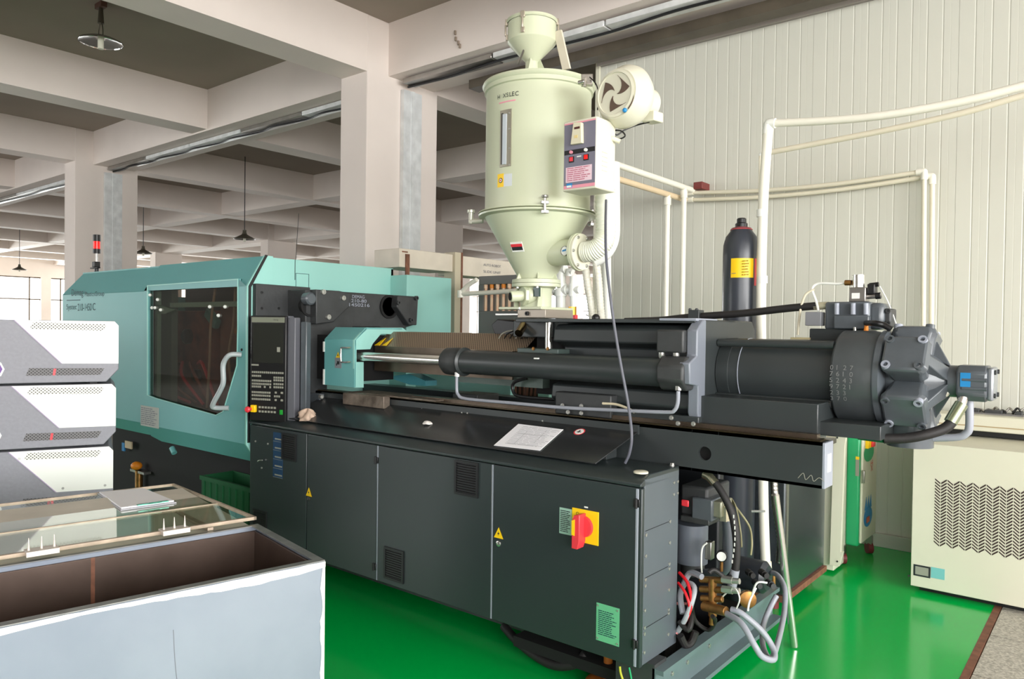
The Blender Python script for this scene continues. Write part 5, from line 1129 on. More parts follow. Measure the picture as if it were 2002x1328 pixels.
# ================================================================== STACK OF GREY/WHITE UNITS at the left
U0 = P(232, 640, d=4.4); ud = V(-.371, -.929, 0).normalized(); un = V(.929, -.371, 0).normalized()
def BF(px, py, off=0.0):
    r = P(px, py, d=1) - V(0, 0, CAMH); o_ = U0 + un * off; t_ = (o_ - V(0, 0, CAMH)).dot(un) / r.dot(un); return V(0, 0, CAMH) + r * t_
def unit(lab):
    t = thing('control_unit', lab, 'control unit', BF(60, 750) - un * .3, 'stacked two-tone units')
    body = [BF(*k) for k in ((-190, 612), (224, 628), (232, 637), (232, 722), (208, 746.5), (-190, 757))]
    zt_ = body[1].z; zb_ = body[4].z; body[0].z = zt_; body[5].z = zb_
    MB().prism(body, -un * .55).build('case', boxgrey, t, bevel=.004)
    wp = [BF(*k) for k in ((28, 624), (224, 628), (232, 637), (231.5, 711), (121, 711))]; wp[0].z = zt_ - .002; wp[1].z = zt_ - .002
    MB().prism([q + un * .0005 for q in wp], un * .004).build('white_cover', boxwhite, t)
    q0, q1 = wp[0] + un * .0045, wp[4] + un * .0045; dd = (q1 - q0)
    MB().obox(q0 + ud * .004, dd, -ud * .006, un * .002).build('cover_edge', lavender, t)
    MB().prism([BF(*k) + un * .0045 for k in ((58, 643), (201, 647), (209, 634.5), (65, 630))], un * .0008).build('upper_vent', perfW, t)
    MB().prism([BF(*k) + un * .0005 for k in ((50, 735), (196, 733), (204, 720), (57, 720))], un * .0008).build('lower_vent', perfD, t)
    MB().prism([BF(*k) + un * .0012 for k in ((103, 734), (108, 734), (110, 721), (105, 721))], un * .0008).build('red_wiring', red, t)
    for k in ((49, 640), (134, 704), (216, 704)): socket(t, BF(*k) + un * .0045, un, .007, .004, zinc, 'screw')
    MB().prism([BF(*k) + un * .0005 for k in ((-16, 722), (-8, 707), (2, 709), (9, 722), (2, 736), (-8, 736))], un * .001).build('hexagon_logo', white, t)
    MB().prism([BF(*k) + un * .0017 for k in ((-12, 722), (-7, 712), (0, 713), (5, 722), (0, 731), (-7, 731))], un * .001).build('logo_core', mat('logo_purple', (110, 60, 150), .4) if 'logo_purple' not in MATS else MATS['logo_purple'], t)
    MB().box(0, .04, 0, .04, 0, .012).build('foot', black, t)
    f_ = bpy.data.objects[[k for k in WP if k.startswith('foot')][-1]]; c = BF(180, 747) - un * .08; c.z = zb_ - .006; f_.location = c - WP[t.name]; WP[f_.name] = c
    return t, zt_, zb_
u1, zt1, zb1_ = unit('grey and white unit with slotted vents, topmost of the stack beside the steel bin')
hgt = zt1 - zb1_ + .012
labs = ['grey and white unit with slotted vents, second from the top of the stack', 'grey and white unit just above the clear bin lid, third from the top', 'lowest grey and white unit of the stack, hidden behind the steel bin']
for k in range(3):
    c_ = copy_tree(u1, V(0, 0, -hgt * (k + 1)) + ud * (.012 * (k + 1)) + V(random.uniform(-.004, .004), 0, 0)); c_['label'] = labs[k]
zz = zb1_ - 3 * hgt - .012
pl_ = thing('wheeled_platform', 'low dark platform carrying the stack of grey and white units', 'platform', BF(60, 750) - un * .3 - V(0, 0, BF(60, 750).z))
o_ = BF(225, 700); o_.z = zz - .04
MB().obox(o_, ud * .9, -un * .55, V(0, 0, .04)).build('deck', black, pl_)
for a in (.08, .8):
    for c in (.08, .46):
        q = o_ + ud * a - un * c; MB().cyl(V(q.x, q.y, 0), V(q.x, q.y, zz - .04), .03).build('leg', black, pl_)
# ================================================================== BEHIND THE MACHINE
# gas bottle
gy = 4.1; gx = P(1445, 700, y=gy).x; gz = lambda py: P(1447, py, y=gy).z; Rg = .0985
gb = thing('gas_bottle', 'tall dark grey gas bottle with a yellow label behind the machine', 'gas bottle', (gx, gy, 0))
zS = gz(500)
prof = [(.06, .05), (Rg * .8, .06), (Rg, .14), (Rg, gz(500)), (Rg * .98, gz(480)), (Rg * .86, gz(464)), (Rg * .62, gz(453)), (.055, gz(447)), (.04, gz(446))]
MB().lathe(prof, V(gx, gy, 0), UZ, 48).build('bottle', tankg, gb)
MB().lathe([(.05, gz(452)), (.062, gz(450)), (.05, gz(446)), (.036, gz(445))], V(gx, gy, 0), UZ, 32).build('red_collar', mat('collar_pink', (196, 80, 84), .4), gb)
MB().lathe([(.034, gz(447)), (.034, gz(438)), (.026, gz(436)), (.026, gz(429)), (.02, gz(427))], V(gx, gy, 0), UZ, 28).build('valve_cap', black, gb)
MB().lathe([(.12, 0), (.12, .05), (Rg * .85, .07)], V(gx, gy, 0), UZ, 36).build('foot_ring', black, gb)
def arc(name, m, px0, px1, py0, py1, par):
    b = MB(); vs = []; n = 8; RR = Rg + .001
    def ang(px):
        r = P(px, 525, d=1); a = r.x ** 2 + r.y ** 2; b_ = -2 * (r.x * gx + r.y * gy); c_ = gx * gx + gy * gy - RR * RR; t_ = (-b_ - math.sqrt(max(0, b_ * b_ - 4 * a * c_))) / (2 * a); q = r * t_; return math.atan2(q.y - gy, q.x - gx)
    a0_, a1_ = ang(px0), ang(px1)
    for i in range(n + 1):
        t_ = a0_ + (a1_ - a0_) * i / n
        for z_ in (gz(py1), gz(py0)): vs.append((gx + RR * math.cos(t_), gy + RR * math.sin(t_), z_))
    b.add(vs, [(2 * i, 2 * i + 2, 2 * i + 3, 2 * i + 1) for i in range(n)]); return b.build(name, m, par)
arc('yellow_label', yellow, 1429, 1473, 508, 545, gb); arc('red_label', red, 1475, 1479, 508, 560, gb)
fakelines('label_print', mat('label_olive', (170, 140, 20), .5), gb, V(*P(1450, 540, y=gy - Rg - .004)), UX, UZ, .05, .09, 6, seed=8)
MB().tube([V(gx - Rg - .003, gy, gz(536)), V(gx, gy - Rg - .003, gz(537)), V(gx + Rg + .003, gy, gz(535))], .002, 6).build('retaining_wire', zinc, gb)
# tall white riser pipe with its run to the right
yp = 4.05
tp_ = thing('water_pipe', 'thick white plastic pipe rising behind the gas bottle and bending off along the wall', 'pipe', P(1497, 1110, y=yp))
MB().tube([P(1497, 1112, y=yp), P(1493, 1000, y=yp), P(1490, 800, y=yp), P(1488, 600, y=yp), P(1492, 400, y=yp), P(1502, 252, y=yp)], .0265, 16).build('riser', pvc, tp_)
MB().tube([P(1508, 241, y=yp), P(1600, 237, y=yp), P(1700, 229, y=yp), P(1800, 214, y=yp), P(1900, 194, y=yp), P(2010, 166, y=yp), P(2200, 118, y=yp), V(2.5, yp, P(2200, 118, y=yp).z + .15), V(6.95, yp, P(2200, 118, y=yp).z + .2)], .0205, 14).build('cross_run', pvc, tp_)
MB().tube([P(1500, 262, y=yp), P(1502, 248, y=yp), P(1504, 242, y=yp), P(1516, 241, y=yp)], .027, 16).build('elbow', white, tp_)
for py in (410, 540): MB().cyl(P(1490, py, y=yp), P(1490, py + 14, y=yp), .029, n=20).build('coupling', white, tp_)
MB().cyl(P(1497, 1098, y=yp), P(1498, 1118, y=yp), .03, n=18).build('end_collar', ivory, tp_)
MB().cyl(P(1500, 1112, y=yp), P(1512, 1124, y=yp), .014, n=12).cyl(P(1512, 1124, y=yp), P(1512, 1150, y=yp), .012, n=12).build('tap', brass, tp_)
y2 = 4.75
t2 = thing('ivory_pipe', 'thin ivory pipe slanting up to the right just behind the thick white one', 'pipe', P(1487, 310, y=y2))
MB().tube([P(1505, 298, y=y2), P(1600, 280, y=y2), P(1700, 261, y=y2), P(1800, 240, y=y2), P(1900, 216, y=y2), P(2010, 184, y=y2), P(2200, 136, y=y2), V(2.5, y2, P(2200, 136, y=y2).z + .12), V(6.95, y2, P(2200, 136, y=y2).z + .15)], .018, 12).build('cross_run', ivory, t2)
MB().tube([P(1487, 305, y=y2), P(1485, 500, y=y2), P(1484, 900, y=y2), P(1484, 1040, y=y2)], .011, 10).build('riser', ivory, t2)
MB().obox(P(1483, 314, y=y2), V(.07, 0, 0), V(0, .04, 0), V(0, 0, .05)).build('tee_fitting', white, t2, bevel=.006)
# twin ivory lines on the panel wall
zA, zB_ = P(1345, 377, y=6.0).z, P(1345, 386, y=6.0).z
for k, (dz, dy, lb) in enumerate(((0, 0, 'upper ivory pipe of the pair running along the panel wall and down beside the motor'), (-.062, .05, 'lower ivory pipe of the pair on the panel wall, just below the other'))):
    yk = 6.02 + dy * .6 - .03; t = thing('ivory_pipe', lb, 'pipe', P(1345, 380, y=yk))
    a = P(1345, 377, y=yk) + V(0, 0, dz); e_ = P(1807 + 16 * k, 335 + 9 * k, y=yk)
    MB().tube([a, (a * .66 + e_ * .34) + V(0, 0, -.035), (a * .33 + e_ * .67) + V(0, 0, -.035), e_], .0165, 12).build('horizontal_run', ivory, t)
    MB().cyl(e_, V(e_.x + .03, e_.y, .5), .0175, n=14).build('drop_pipe', ivory, t)
    MB().tube([e_ + V(-.05, 0, 0), e_ + V(-.01, 0, .0), e_ + V(0, 0, -.012), e_ + V(0, 0, -.06)], .0235, 12).build('elbow', pvc, t)
    MB().cyl(a + V(-.01, 0, 0), a + V(.05, 0, 0), .024, n=14).build('tee_fitting', pvc, t)
# twin lines coming from behind the hopper towards the wall
for k, (dx, dz, lb, m_, r_) in enumerate(((0, 0, 'thick white pipe sloping out from behind the hopper dryer to the wall', pvc, .024), (-.07, -.075, 'yellowish pipe just under the thick white one beside the hopper dryer', mat('aged_pvc', (222, 200, 165), .4), .024))):
    a, e_ = V(-2.9 + dx, 4.3, 2.80 + dz), V(-2.9 + dx, 5.98, 2.80 + dz); t = thing('supply_pipe', lb, 'pipe', e_)
    MB().cyl(a, e_, r_, n=16).build('pipe_run', m_, t)
    px = (1337, 1305)[k]; yk = P(px, 395, x=-2.9 + dx).y
    MB().cyl(V(-2.9 + dx, yk, 2.80 + dz), V(-2.9 + dx, yk, .4), .023, n=16).build('drop_pipe', pvc, t)
    MB().cyl(V(-2.9 + dx, yk, 2.80 + dz - .03), V(-2.9 + dx, yk, 2.80 + dz - .09), .030, n=16).build('coupling', pvc, t)
MB_ = tag(MB().box(-2.88, -2.80, 5.95, 6.1, 2.80, 2.86).build('pipe_bracket', mat('bracket_maroon', (120, 52, 48), .5), bevel=.004), 'small maroon pipe bracket on the panel wall where the pipes meet', 'bracket')
# pvc assembly behind the feed throat
va = thing('pvc_pipe_assembly', 'white plastic pipe assembly with tees around the hopper dryer foot', 'pipe', P(1095, 620, y=3.9))
ya = 3.9
for pts, r_ in (([(1096, 532), (1096, 560), (1096, 628)], .032), ([(1120, 540), (1120, 560), (1121, 600)], .020), ([(1092, 535), (1096, 528), (1106, 526)], .030), ([(1112, 540), (1114, 530), (1120, 532)], .020),
                 ([(1070, 569), (1085, 569), (1130, 568)], .020), ([(900, 575), (960, 572), (1020, 568)], .017), ([(901, 573), (915, 558), (932, 547)], .017)):
    MB().tube([P(a, c, y=ya + (.25 if a < 1030 else 0)) for a, c in pts], r_, 14, 4).build('pipe_section', white if r_ > .018 else pvc, va)
for a, c, r_ in ((1096, 567, .040), (1120, 567, .028)): q = P(a, c, y=ya); MB().cyl(q + V(0, 0, -.04), q + V(0, 0, .04), r_, n=18).cyl(q + V(-.05, 0, 0), q + V(.05, 0, 0), r_ * .8, n=16).build('tee_fitting', white, va)
MB().cyl(P(901, 568, y=ya + .25), P(901, 582, y=ya + .25), .026, n=16).build('elbow', pvc, va)
MB().cyl(P(1119, 600, y=ya), P(1119, 616, y=ya), .026, n=8).build('brass_fitting', mat('bright_brass', (205, 150, 50), .3, .8), va)
MB().box(P(1112, 600, y=ya).x, P(1124, 600, y=ya).x, ya - .02, ya + .03, P(1119, 630, y=ya).z, P(1119, 616, y=ya).z).build('valve_block', white, va, bevel=.004)
MB().box(P(1124, 600, y=ya).x, P(1128, 600, y=ya).x, ya - .02, ya + .01, P(1119, 630, y=ya).z, P(1119, 616, y=ya).z).build('red_handle', red, va)
hs = thing('insulated_hoses', 'pair of white corrugated hoses dropping behind the lever knob', 'hose', P(1160, 620, y=4.1))
for a in (0, 22):
    MB().tube([P(1142 + a, 500, y=4.1), P(1148 + a, 550, y=4.1), P(1156 + a * .8, 600, y=4.1), P(1160 + a * .8, 650, y=4.1), P(1160 + a * .8, 760, y=4.1)], lambda t: .024 + .0015 * math.sin(t * 200), 12, 30).build('hose', pvc, hs)
MB().tube([P(1186, 480, y=4.2), P(1188, 640, y=4.2), P(1188, 800, y=4.2)], .028, 14).build('straight_pipe', white, hs)
# copper hose manifold rack
mr = thing('hose_manifold', 'grey manifold rack with a row of copper coloured hoses beside the feed throat', 'manifold', P(975, 700, y=4.4))
x0, x1, z0, z1 = RY(935, 538, 1050, 700, 4.4)
ztop, zm0, zm1 = P(990, 555, y=4.4).z, P(990, 608, y=4.4).z, z0
gm = mat('rack_grey', (112, 110, 108), .5)
MB().box(x0, x1, 4.4, 4.55, ztop, z1).build('top_bar', gm, mr, bevel=.004); MB().box(x0, x1, 4.4, 4.55, 1.0, zm0).build('lower_panel', gm, mr, bevel=.004)
MB().box(x0, x0 + .05, 4.4, 4.55, zm0, ztop).build('side_post', gm, mr)
MB().box(x0 + .05, x1, 4.50, 4.52, zm0, ztop).build('back_sheet', mat('rack_light', (190, 186, 178), .5), mr)
for k in range(9):
    c = P(950 + k * 11.5, 580, y=4.42); MB().cyl(V(c.x, 4.42, ztop - .005), V(c.x, 4.42, zm0), .012, n=12).build('copper_hose', copper, mr)
    MB().cyl(V(c.x, 4.42, ztop + .0), V(c.x, 4.42, ztop - .03), .017, n=8).build('hose_coupling', orange if k % 2 else copper, mr)
MB().box(x0 + .02, x0 + .5, 4.38, 4.42, 1.0, P(1000, 722, y=4.4).z).build('valve_bank', cast, mr)
# beige cabinet frame behind the teal guard
bxp = -4.40
yb0, yb1 = P(781, 510, x=bxp).y, P(1014, 535, x=bxp).y
zt_, zb_ = P(781, 485, x=bxp).z, P(781, 522, x=bxp).z
ym_ = P(888, 520, x=bxp).y
bf = thing('beige_gantry', 'beige sheet metal gantry of another machine behind the teal guard', 'gantry', (bxp, (yb0 + yb1) / 2, 0))
MB().box(bxp - .3, bxp, yb0, ym_, zb_, zt_).build('cross_box', beige, bf, bevel=.004)
MB().box(bxp - .25, bxp - .02, ym_ + .06, yb1 + .8, zb_ - .02, zt_ - .0).build('cross_box', beige, bf, bevel=.004)
MB().box(bxp - .1, bxp + .03, ym_ - .02, ym_ + .07, 0, zt_ + .02).build('gantry_post', mat('post_khaki', (196, 186, 162), .5), bf, bevel=.004)
MB().box(bxp + .03, bxp + .035, ym_ + .05, ym_ + .07, 0, zt_ + .02).build('post_edge', rustm, bf)
MB().box(bxp, bxp + .012, P(792, 510, x=bxp).y, P(799, 510, x=bxp).y, P(795, 540, x=bxp).z, P(795, 497, x=bxp).z).build('rusty_strap', rustm, bf)
y_ = P(786, 489, x=bxp).y; MB().box(bxp, bxp + .002, y_, y_ + .06, zt_ - .03, zt_ - .02).build('name_strip', rustm, bf)
text('gantry_lettering', 'AUTO ROBOT', ink, bf, P(945, 520, x=bxp - .018), UY, UZ, width=.24, height=.022); text('gantry_lettering', 'SLIDE UNIT', ink, bf, P(945, 533, x=bxp - .018), UY, UZ, width=.24, height=.022)
# odd parts seen through the gap under the barrel
gp = thing('mould_hose_bundle', 'row of brown hoses hanging in the gap under the barrel', 'hose', P(1000, 780, y=4.2))
for k in range(15):
    a, c = P(956 + k * 8.5, 735, y=4.2 + .02 * (k % 3)), P(960 + k * 7.5 - (k > 8) * 6, 830, y=4.2 + .02 * (k % 3))
    MB().tube([a, (a + c) / 2 + V(.01, 0, 0), c + V(0, 0, -.2)], .010, 8, 3).build('brown_hose', mat('brown_hose', (128, 88, 74), .5) if 'brown_hose' not in MATS else MATS['brown_hose'], gp)
MB().box(P(950, 780, y=4.3).x, P(1080, 780, y=4.3).x, 4.3, 4.34, .4, 1.35).build('backing_plate', mat('backing_brown', (58, 48, 40), .6), gp)
x0, x1, z0, z1 = RY(1051, 760, 1073, 792, 4.16)
tbx = tag(MB().box(x0, x1, 4.16, 4.26, 0, z1).build('teal_post', teal_lit, bevel=.006), 'short teal post standing behind the oil pipe under the injection housing', 'post')
x0, x1, z0, z1 = RY(921, 746, 952, 762, 4.05); fk = tag(blob('white_fitting', V((x0 + x1) / 2, 4.05, (z0 + z1) / 2), .05, .04, .035, white, 8, amp=.15), 'white plastic elbow lying in the gap under the barrel', 'fitting')
x0, x1, z0, z1 = RY(938, 765, 957, 779, 4.05); fk = tag(blob('cloth_scrap', V((x0 + x1) / 2, 4.04, (z0 + z1) / 2), .035, .03, .03, clothm, 9, amp=.25), 'pinkish cloth scrap beside the brown hoses under the barrel', 'cloth')
tag(MB().box(-4.0, -2.35, 4.02, 4.14, 0, P(940, 779, y=4.05).z).build('rear_ledge', mat('ledge_brown', (92, 70, 44), .6)), 'brown ledge behind the machine bed under the hoses', 'ledge')
# stainless cabinet
sc_ = thing('stainless_cabinet', 'dark glossy stainless cabinet on a rusty base behind the leaning tube', 'cabinet', (-1.9, 4.6, 0))
ss = mat('dark_stainless', (116, 124, 130), .22, .85, var=.15, scale=3)
MB().box(-1.75, -1.47, 4.26, 5.0, .10, 1.25).build('cabinet_shell', ss, sc_, bevel=.008)
MB().box(-1.47, -1.462, 4.27, 4.30, .11, 1.24).build('corner_seam', chrome, sc_)
MB().box(-1.76, -1.455, 4.25, 5.01, .065, .10).build('rusty_base', rustm, sc_)
for x_, y_ in ((-1.55, 4.33), (-1.55, 4.93), (-1.68, 4.33), (-1.68, 4.93)): MB().cyl(V(x_, y_, 0), V(x_, y_, .065), .03, n=18).build('foot', mat('foot_maroon', (110, 40, 44), .5) if 'foot_maroon' not in MATS else MATS['foot_maroon'], sc_)
# leaning tube and flexible conduit
p0 = P(1553, 1264, z=0.008); p1 = P(1520, 1000, y=3.72); p1 = p1 + (p1 - p0) * .12
tag(MB().cyl(p0, p1, .0185, n=20).build('leaning_tube', chrome), 'bright steel tube leaning with its foot on the green floor', 'tube')
tag(MB().tube([P(1512, 930, y=3.80), P(1516, 985, y=3.80), P(1526, 1050, y=3.80), P(1524, 1100, y=3.82)], lambda t: .019 + .001 * math.sin(t * 150), 12, 26).build('steel_conduit', steel), 'ribbed steel conduit hanging beside the white riser under the bed', 'conduit')
# cream panel cabinet and green controller
cpx = thing('cream_side_panel', 'narrow cream sheet panel standing beside the stainless cabinet', 'panel', (-1.7, 5.2, 0))
q = P(1621, 1105, z=0.0)
MB().prism([P(1622, 1105, y=5.15), P(1640, 1108, y=5.15), P(1648, 1080, y=5.15), P(1643, 1080, y=5.15), P(1651, 870, y=5.15), P(1655, 845, y=5.15), P(1645, 850, y=5.15), P(1630, 858, y=5.15)], (0, .03, 0)).build('panel_sheet', creamw, cpx)
MB().box(P(1560, 1000, y=5.19).x, P(1632, 1000, y=5.19).x, 5.19, 5.42, .02, .9).build('panel_case', creamw, cpx, bevel=.004)
for py in (856, 1098): socket(cpx, P(1637, py, y=5.149), NYm, .006, .003, cast, 'screw')
gcx = thing('temperature_controller', 'green and cream mould temperature controller on casters near the white wall', 'controller', (-1.45, 5.6, 0))
gx0_, gx1_ = P(1654, 960, y=5.48).x, P(1680, 960, y=5.48).x; gzt = P(1667, 850, y=5.48).z
gy1 = P(1709, 950, x=gx1_).y
MB().box(gx0_, gx1_ - .002, 5.48, gy1 - .01, .13, gzt).build('green_front', greenp, gcx, bevel=.012)
MB().box(gx1_ - .003, gx1_ + .015, 5.50, gy1, .15, gzt - .02).build('cream_door', creamw, gcx, bevel=.006)
MB().box(gx0_ - .03, gx0_, 5.47, 5.5, .12, gzt + .01).build('side_trim', creamw, gcx)
x0, x1, z0, z1 = RY(1673, 893, 1680, 931, 5.48); B('spec_label', keygrey, gcx, x0, x1, 5.476, 5.48, z0, z1); B('label_header', yellow, gcx, x0, x1, 5.475, 5.476, z1 - .02, z1)
def gdisc(m, px, py, ry_, rz_, name):
    q = P(px, py, x=gx1_ + .016); return MB().prism([q + V(0, ry_ * math.cos(t), rz_ * math.sin(t)) for t in [2 * math.pi * k / 20 for k in range(20)]], (.001, 0, 0)).build(name, m, gcx)
gdisc(greenp, 1699, 885, .13, .062, 'green_emblem'); gdisc(blue, 1697, 1010, .11, .07, 'blue_emblem'); 
for k, a in enumerate((-.06, 0, .06)):
    q = P(1697, 1003, x=gx1_ + .018); MB().prism([q + V(0, a - .03, .03), q + V(0, a + .03, .03), q + V(0, a + .01, .12)], (.001, 0, 0)).build('emblem_point', blue, gcx)
q = P(1697, 1016, x=gx1_ + .019); MB().box(q.x, q.x + .001, q.y - .04, q.y + .04, q.z - .02, q.z + .02).build('emblem_mark', mat('brick_red', (190, 90, 70), .5), gcx)
q = P(1697, 868, x=gx1_ + .016); MB().box(q.x, q.x + .02, q.y - .07, q.y + .02, q.z - .025, q.z + .03).build('switch_plate', yellow, gcx, bevel=.002); MB().box(q.x + .02, q.x + .035, q.y + .0, q.y + .06, q.z - .02, q.z + .02).build('red_switch', red, gcx, bevel=.003)
for k, ch in enumerate('HX'): text('controller_lettering', ch, mat('letter_red', (220, 110, 100), .5) if 'letter_red' not in MATS else MATS['letter_red'], gcx, P(1702, 912 + 10 * k, x=gx1_ + .016), UY, UZ, height=.04, width=.06)
q = P(1686, 932, x=gx1_ + .016); MB().box(q.x, q.x + .015, q.y - .01, q.y + .01, q.z - .045, q.z + .045).build('door_handle', steel, gcx, bevel=.003)
for (x_, y_) in ((gx0_ - .01, 5.46), (gx1_ - .02, 5.85)):
    cs = MB().box(x_ - .02, x_ + .02, y_ - .02, y_ + .02, .07, .13).build('caster_fork', steel, gcx)
    MB().cyl(V(x_ - .014, y_ - .01, .04), V(x_ + .014, y_ + .012, .04), .04, n=24).build('caster_wheel', MATS['foot_maroon'], gcx)
# cream chiller with herringbone louvres
ch_ = thing('chiller', 'cream chiller with herringbone air slots at the wall, standing beside the tiled aisle', 'chiller', (-.3, 5.5, 0))
cy0 = 5.17; x0 = P(1783, 1000, y=cy0).x; x1 = .75; cz1 = P(1800, 866, y=cy0).z; cz0 = .035
fp = MB().box(x0, x1, cy0, cy0 + .02, cz0, cz1).build('front_panel', creamw, ch_, bevel=.003)
MB().box(x0 + .005, x1, cy0 + .02, 6.0, cz0 + .01, cz1 - .005).build('chiller_case', creamw, ch_, bevel=.004)
MB().box(x0 + .04, x1 - .04, cy0 + .06, 5.95, 0, cz0 + .01).build('plinth', black, ch_)
# slots
sl = MB(); q0 = P(1834, 940, y=cy0); q1 = P(1834, 1068, y=cy0); xs0 = P(1826, 1000, y=cy0).x; cw = .0335; rows_ = 21; pitch = (q0.z - q1.z) / rows_
for c in range(18):
    up = c % 2 == 0; xa = xs0 + c * cw
    for r_ in range(rows_):
        z = q0.z - .012 - r_ * pitch; za, zb = (z + .0, z + .024) if not up else (z + .024, z)
        sl.add([(xa + .002, cy0 - .0006, za), (xa + cw - .002, cy0 - .0006, zb), (xa + cw - .002, cy0 - .0006, zb - .0085), (xa + .002, cy0 - .0006, za - .0085)], [(0, 1, 2, 3)])
        sl.add([(xa + .002, cy0 - .0006, za), (xa + cw - .002, cy0 - .0006, zb), (xa + cw - .002, cy0 - .003, zb + .001), (xa + .002, cy0 - .003, za + .001)], [(0, 1, 2, 3)])
sl.build('herringbone_slots', mat('slot_dark', (52, 34, 32), .7), fp, kind='stuff', ang=180)
x0_, x1_, z0_, z1_ = RY(1786, 1106, 1819, 1128, cy0); B('model_plate', inkb, fp, x0_, x1_, cy0 - .002, cy0, z0_, z1_); B('plate_face', keygrey, fp, x0_ + .01, x1_ - .01, cy0 - .003, cy0 - .002, z0_ + .01, z1_ - .01)
x0_, x1_, z0_, z1_ = RY(1820, 1111, 1847, 1132, cy0); B('teal_label', mat('teal_label', (120, 190, 190), .5), fp, x0_, x1_, cy0 - .002, cy0, z0_, z1_)
for px, py in ((1777, 1126), (1797, 866)): socket(fp, P(px, py, y=cy0), NYm, .006, .003, cast, 'screw')
# cream mill body with dark band behind/above the chiller
mi = thing('cream_worktable', 'cream machine table with a dark band, seen above the chiller', 'machine', (.2, 5.8, 0))
zz = lambda py: P(1950, py, y=5.75).z
xw = P(1795, 850, y=5.75).x
B('dark_band', black, mi, xw, 1.2, 5.78, 5.92, cz1 + .003, zz(846)); B('cream_band', creamw, mi, xw - .02, 1.2, 5.74, 5.93, zz(846), zz(815), .006); B('band_groove', mat('groove_tan', (170, 150, 110), .6), mi, xw - .02, 1.2, 5.737, 5.74, zz(837), zz(835))
B('table_leg', creamw, mi, .76, .86, 5.8, 5.9, 0, cz1 + .003)
jb = thing('clamp_fixture', 'jumble of dark metal fixtures and wires on the cream table by the wall', 'fixture', (.1, 5.9, zz(815)))
for k in range(9):
    a = P(1896 + k * 14, 812 - (k * 5) % 9, y=5.9); b2 = P(1910 + k * 14, 800 + (k * 7) % 10, y=5.9)
    MB().tube([V(a.x, 5.9, max(a.z, zz(815) + .01)), (a + b2) / 2 + V(0, .03, .02), V(b2.x, 5.9, max(b2.z, zz(815) + .01))], .007, 8).build('metal_rod', steel if k % 2 else cast, jb)
for a, c in ((1925, 1960), (1900, 1915), (1985, 1999)):
    MB().box(P(a, 810, y=5.88).x, P(c, 810, y=5.88).x, 5.86, 5.96, zz(815), zz(806)).build('clamp_plate', cast, jb, bevel=.003)
MB().box(P(1898, 810, y=5.86).x, P(2001, 810, y=5.86).x, 5.85, 5.99, zz(815.5), zz(812)).build('fixture_base', MATS['rack_grey'], jb)
# green tote under the clamp
x0, x1 = P(415, 980, y=2.78).x, P(500, 980, y=2.78).x; zt_ = P(450, 935, y=2.78).z
ct = thing('green_crate', 'green ribbed plastic crate under the teal guard', 'crate', ((x0 + x1) / 2, 2.84, 0))
x1 = -4.34
MB().box(x0, x1, 2.70, 2.71, .0, zt_).box(x0, x0 + .01, 2.71, 2.94, 0, zt_).box(x1 - .01, x1, 2.71, 2.94, 0, zt_).box(x0 + .01, x1 - .01, 2.93, 2.94, 0, zt_).box(x0 + .01, x1 - .01, 2.71, 2.93, 0, .01).build('crate_shell', crateg, ct)
MB().box(x0 - .01, x1, 2.69, 2.70, zt_ - .03, zt_).build('crate_rim', crateg, ct)
for k in range(8):
    a = x0 + (x1 - x0) * (k + .5) / 8; B('crate_rib', crateg, ct, a - .006, a + .006, 2.69, 2.70, .01, zt_ - .03)
# ================================================================== LAMPS
rm = mat('lamp_reflector', (225, 225, 225), .08, 1.0); lamp_o = mat('lamp_shade_metal', (92, 88, 76), .4, .5)
tubeM = mat('lamp_tube', (225, 222, 205), .4)
def lamp(loc, label, ztop, grp='factory lamps'):
    t = thing('pendant_lamp', label, 'lamp', loc, grp); x_, y_, z_ = loc
    MB().lathe([(.2, 0), (.195, .012), (.12, .05), (.05, .09), (.035, .13), (.035, .17), (.01, .18)], loc, UZ, 36, cap=False).build('lamp_shade', lamp_o, t)
    MB().lathe([(.196, .001), (.19, .010), (.118, .046), (.046, .085), (.001, .087)], loc, UZ, 36, cap=False).build('reflector', rm, t)
    MB().cyl(V(x_, y_, z_ - .05), V(x_, y_, z_ + .085), .024, n=16).build('bulb', tubeM, t)
    MB().cyl(V(x_, y_, z_ + .17), V(x_, y_, ztop), .008, n=8).build('cord', black, t)
    return t
q = P(197, 84, z=4.36)
lp = thing('ceiling_lamp', 'lamp with mirrored shade hanging close under the ceiling near the top left beam', 'lamp', q)
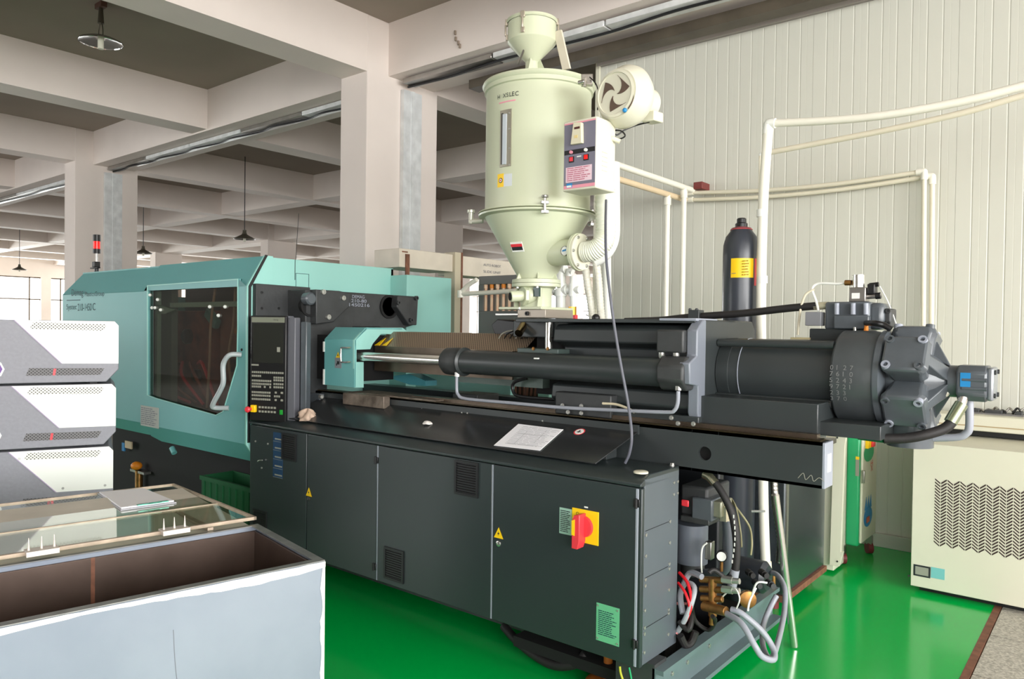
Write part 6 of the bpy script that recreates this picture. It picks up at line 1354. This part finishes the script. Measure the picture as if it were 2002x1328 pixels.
MB().lathe([(.2, 0), (.198, .012), (.15, .035), (.06, .06)], q, UZ, 40, cap=False).build('lamp_shade', lamp_o, lp); MB().lathe([(.197, .001), (.194, .010), (.146, .031), (.05, .055), (.001, .056)], q, UZ, 40, cap=False).build('reflector', rm, lp)
MB().cyl(q + V(0, 0, -.06), q + V(0, 0, .055), .028, n=18).build('bulb', tubeM, lp)
for s in (-1, 1): MB().tube([q + V(s * .05, 0, .06), q + V(s * .045, 0, .13), q + V(s * .015, 0, .2)], .006, 6).build('hanger_wire', lamp_o, lp)
MB().cyl(q + V(0, 0, .19), V(q.x, q.y, 4.70), .03, .02, n=14).build('lamp_socket', lamp_o, lp); MB().box(q.x - .07, q.x + .07, q.y - .03, q.y + .03, 4.70, 4.75).build('ceiling_mount', mat('mount_brown', (90, 60, 50), .5), lp)
A1 = lamp(P(478, 468, z=3.2), 'hanging lamp with a conical shade between the two big white columns', ZC)
for (px, py, lb) in ((280, 496, 'hanging lamp just to the side of the far column, above the teal guard'), (38, 528, 'bright hanging lamp over the stack of grey and white units'), (135, 571, 'tiny far hanging lamp beside the far windows'), (1000, 585, 'far hanging lamp seen beside the copper hose rack')):
    q = P(px, py, z=3.2) if py < 600 else P(px, py, z=3.2)
    d_ = q - A1.location
    if q.length > 34: q = q * (33 / q.length); q.z = 3.2; d_ = q - A1.location
    c_ = copy_tree(A1, d_); c_['label'] = lb
tag(MB().tube([P(584, 418, y=4.9), P(580, 480, y=4.0), P(577, 545, y=3.2), P(578, 640, y=2.85)], .0025, 6).build('hanging_wire', black), 'thin dark wire hanging down in front of the teal guard beside the operator panel', 'wire')
wm = thing('beam_anchor', 'row of small rusty anchors sticking out of the white beam above the hopper', 'anchor', P(893, 72, y=5.25)); am = mat('anchor_brown', (140, 125, 110), .6)
for k, (a, c) in enumerate(((890, 64), (891, 76), (896, 84), (899, 90))):
    z_ = P(a, c, y=5.25); MB().box(z_.x - .006, z_.x + .008, 5.24, 5.259, z_.z - .02, z_.z + .02).build('anchor_stub', am, wm)
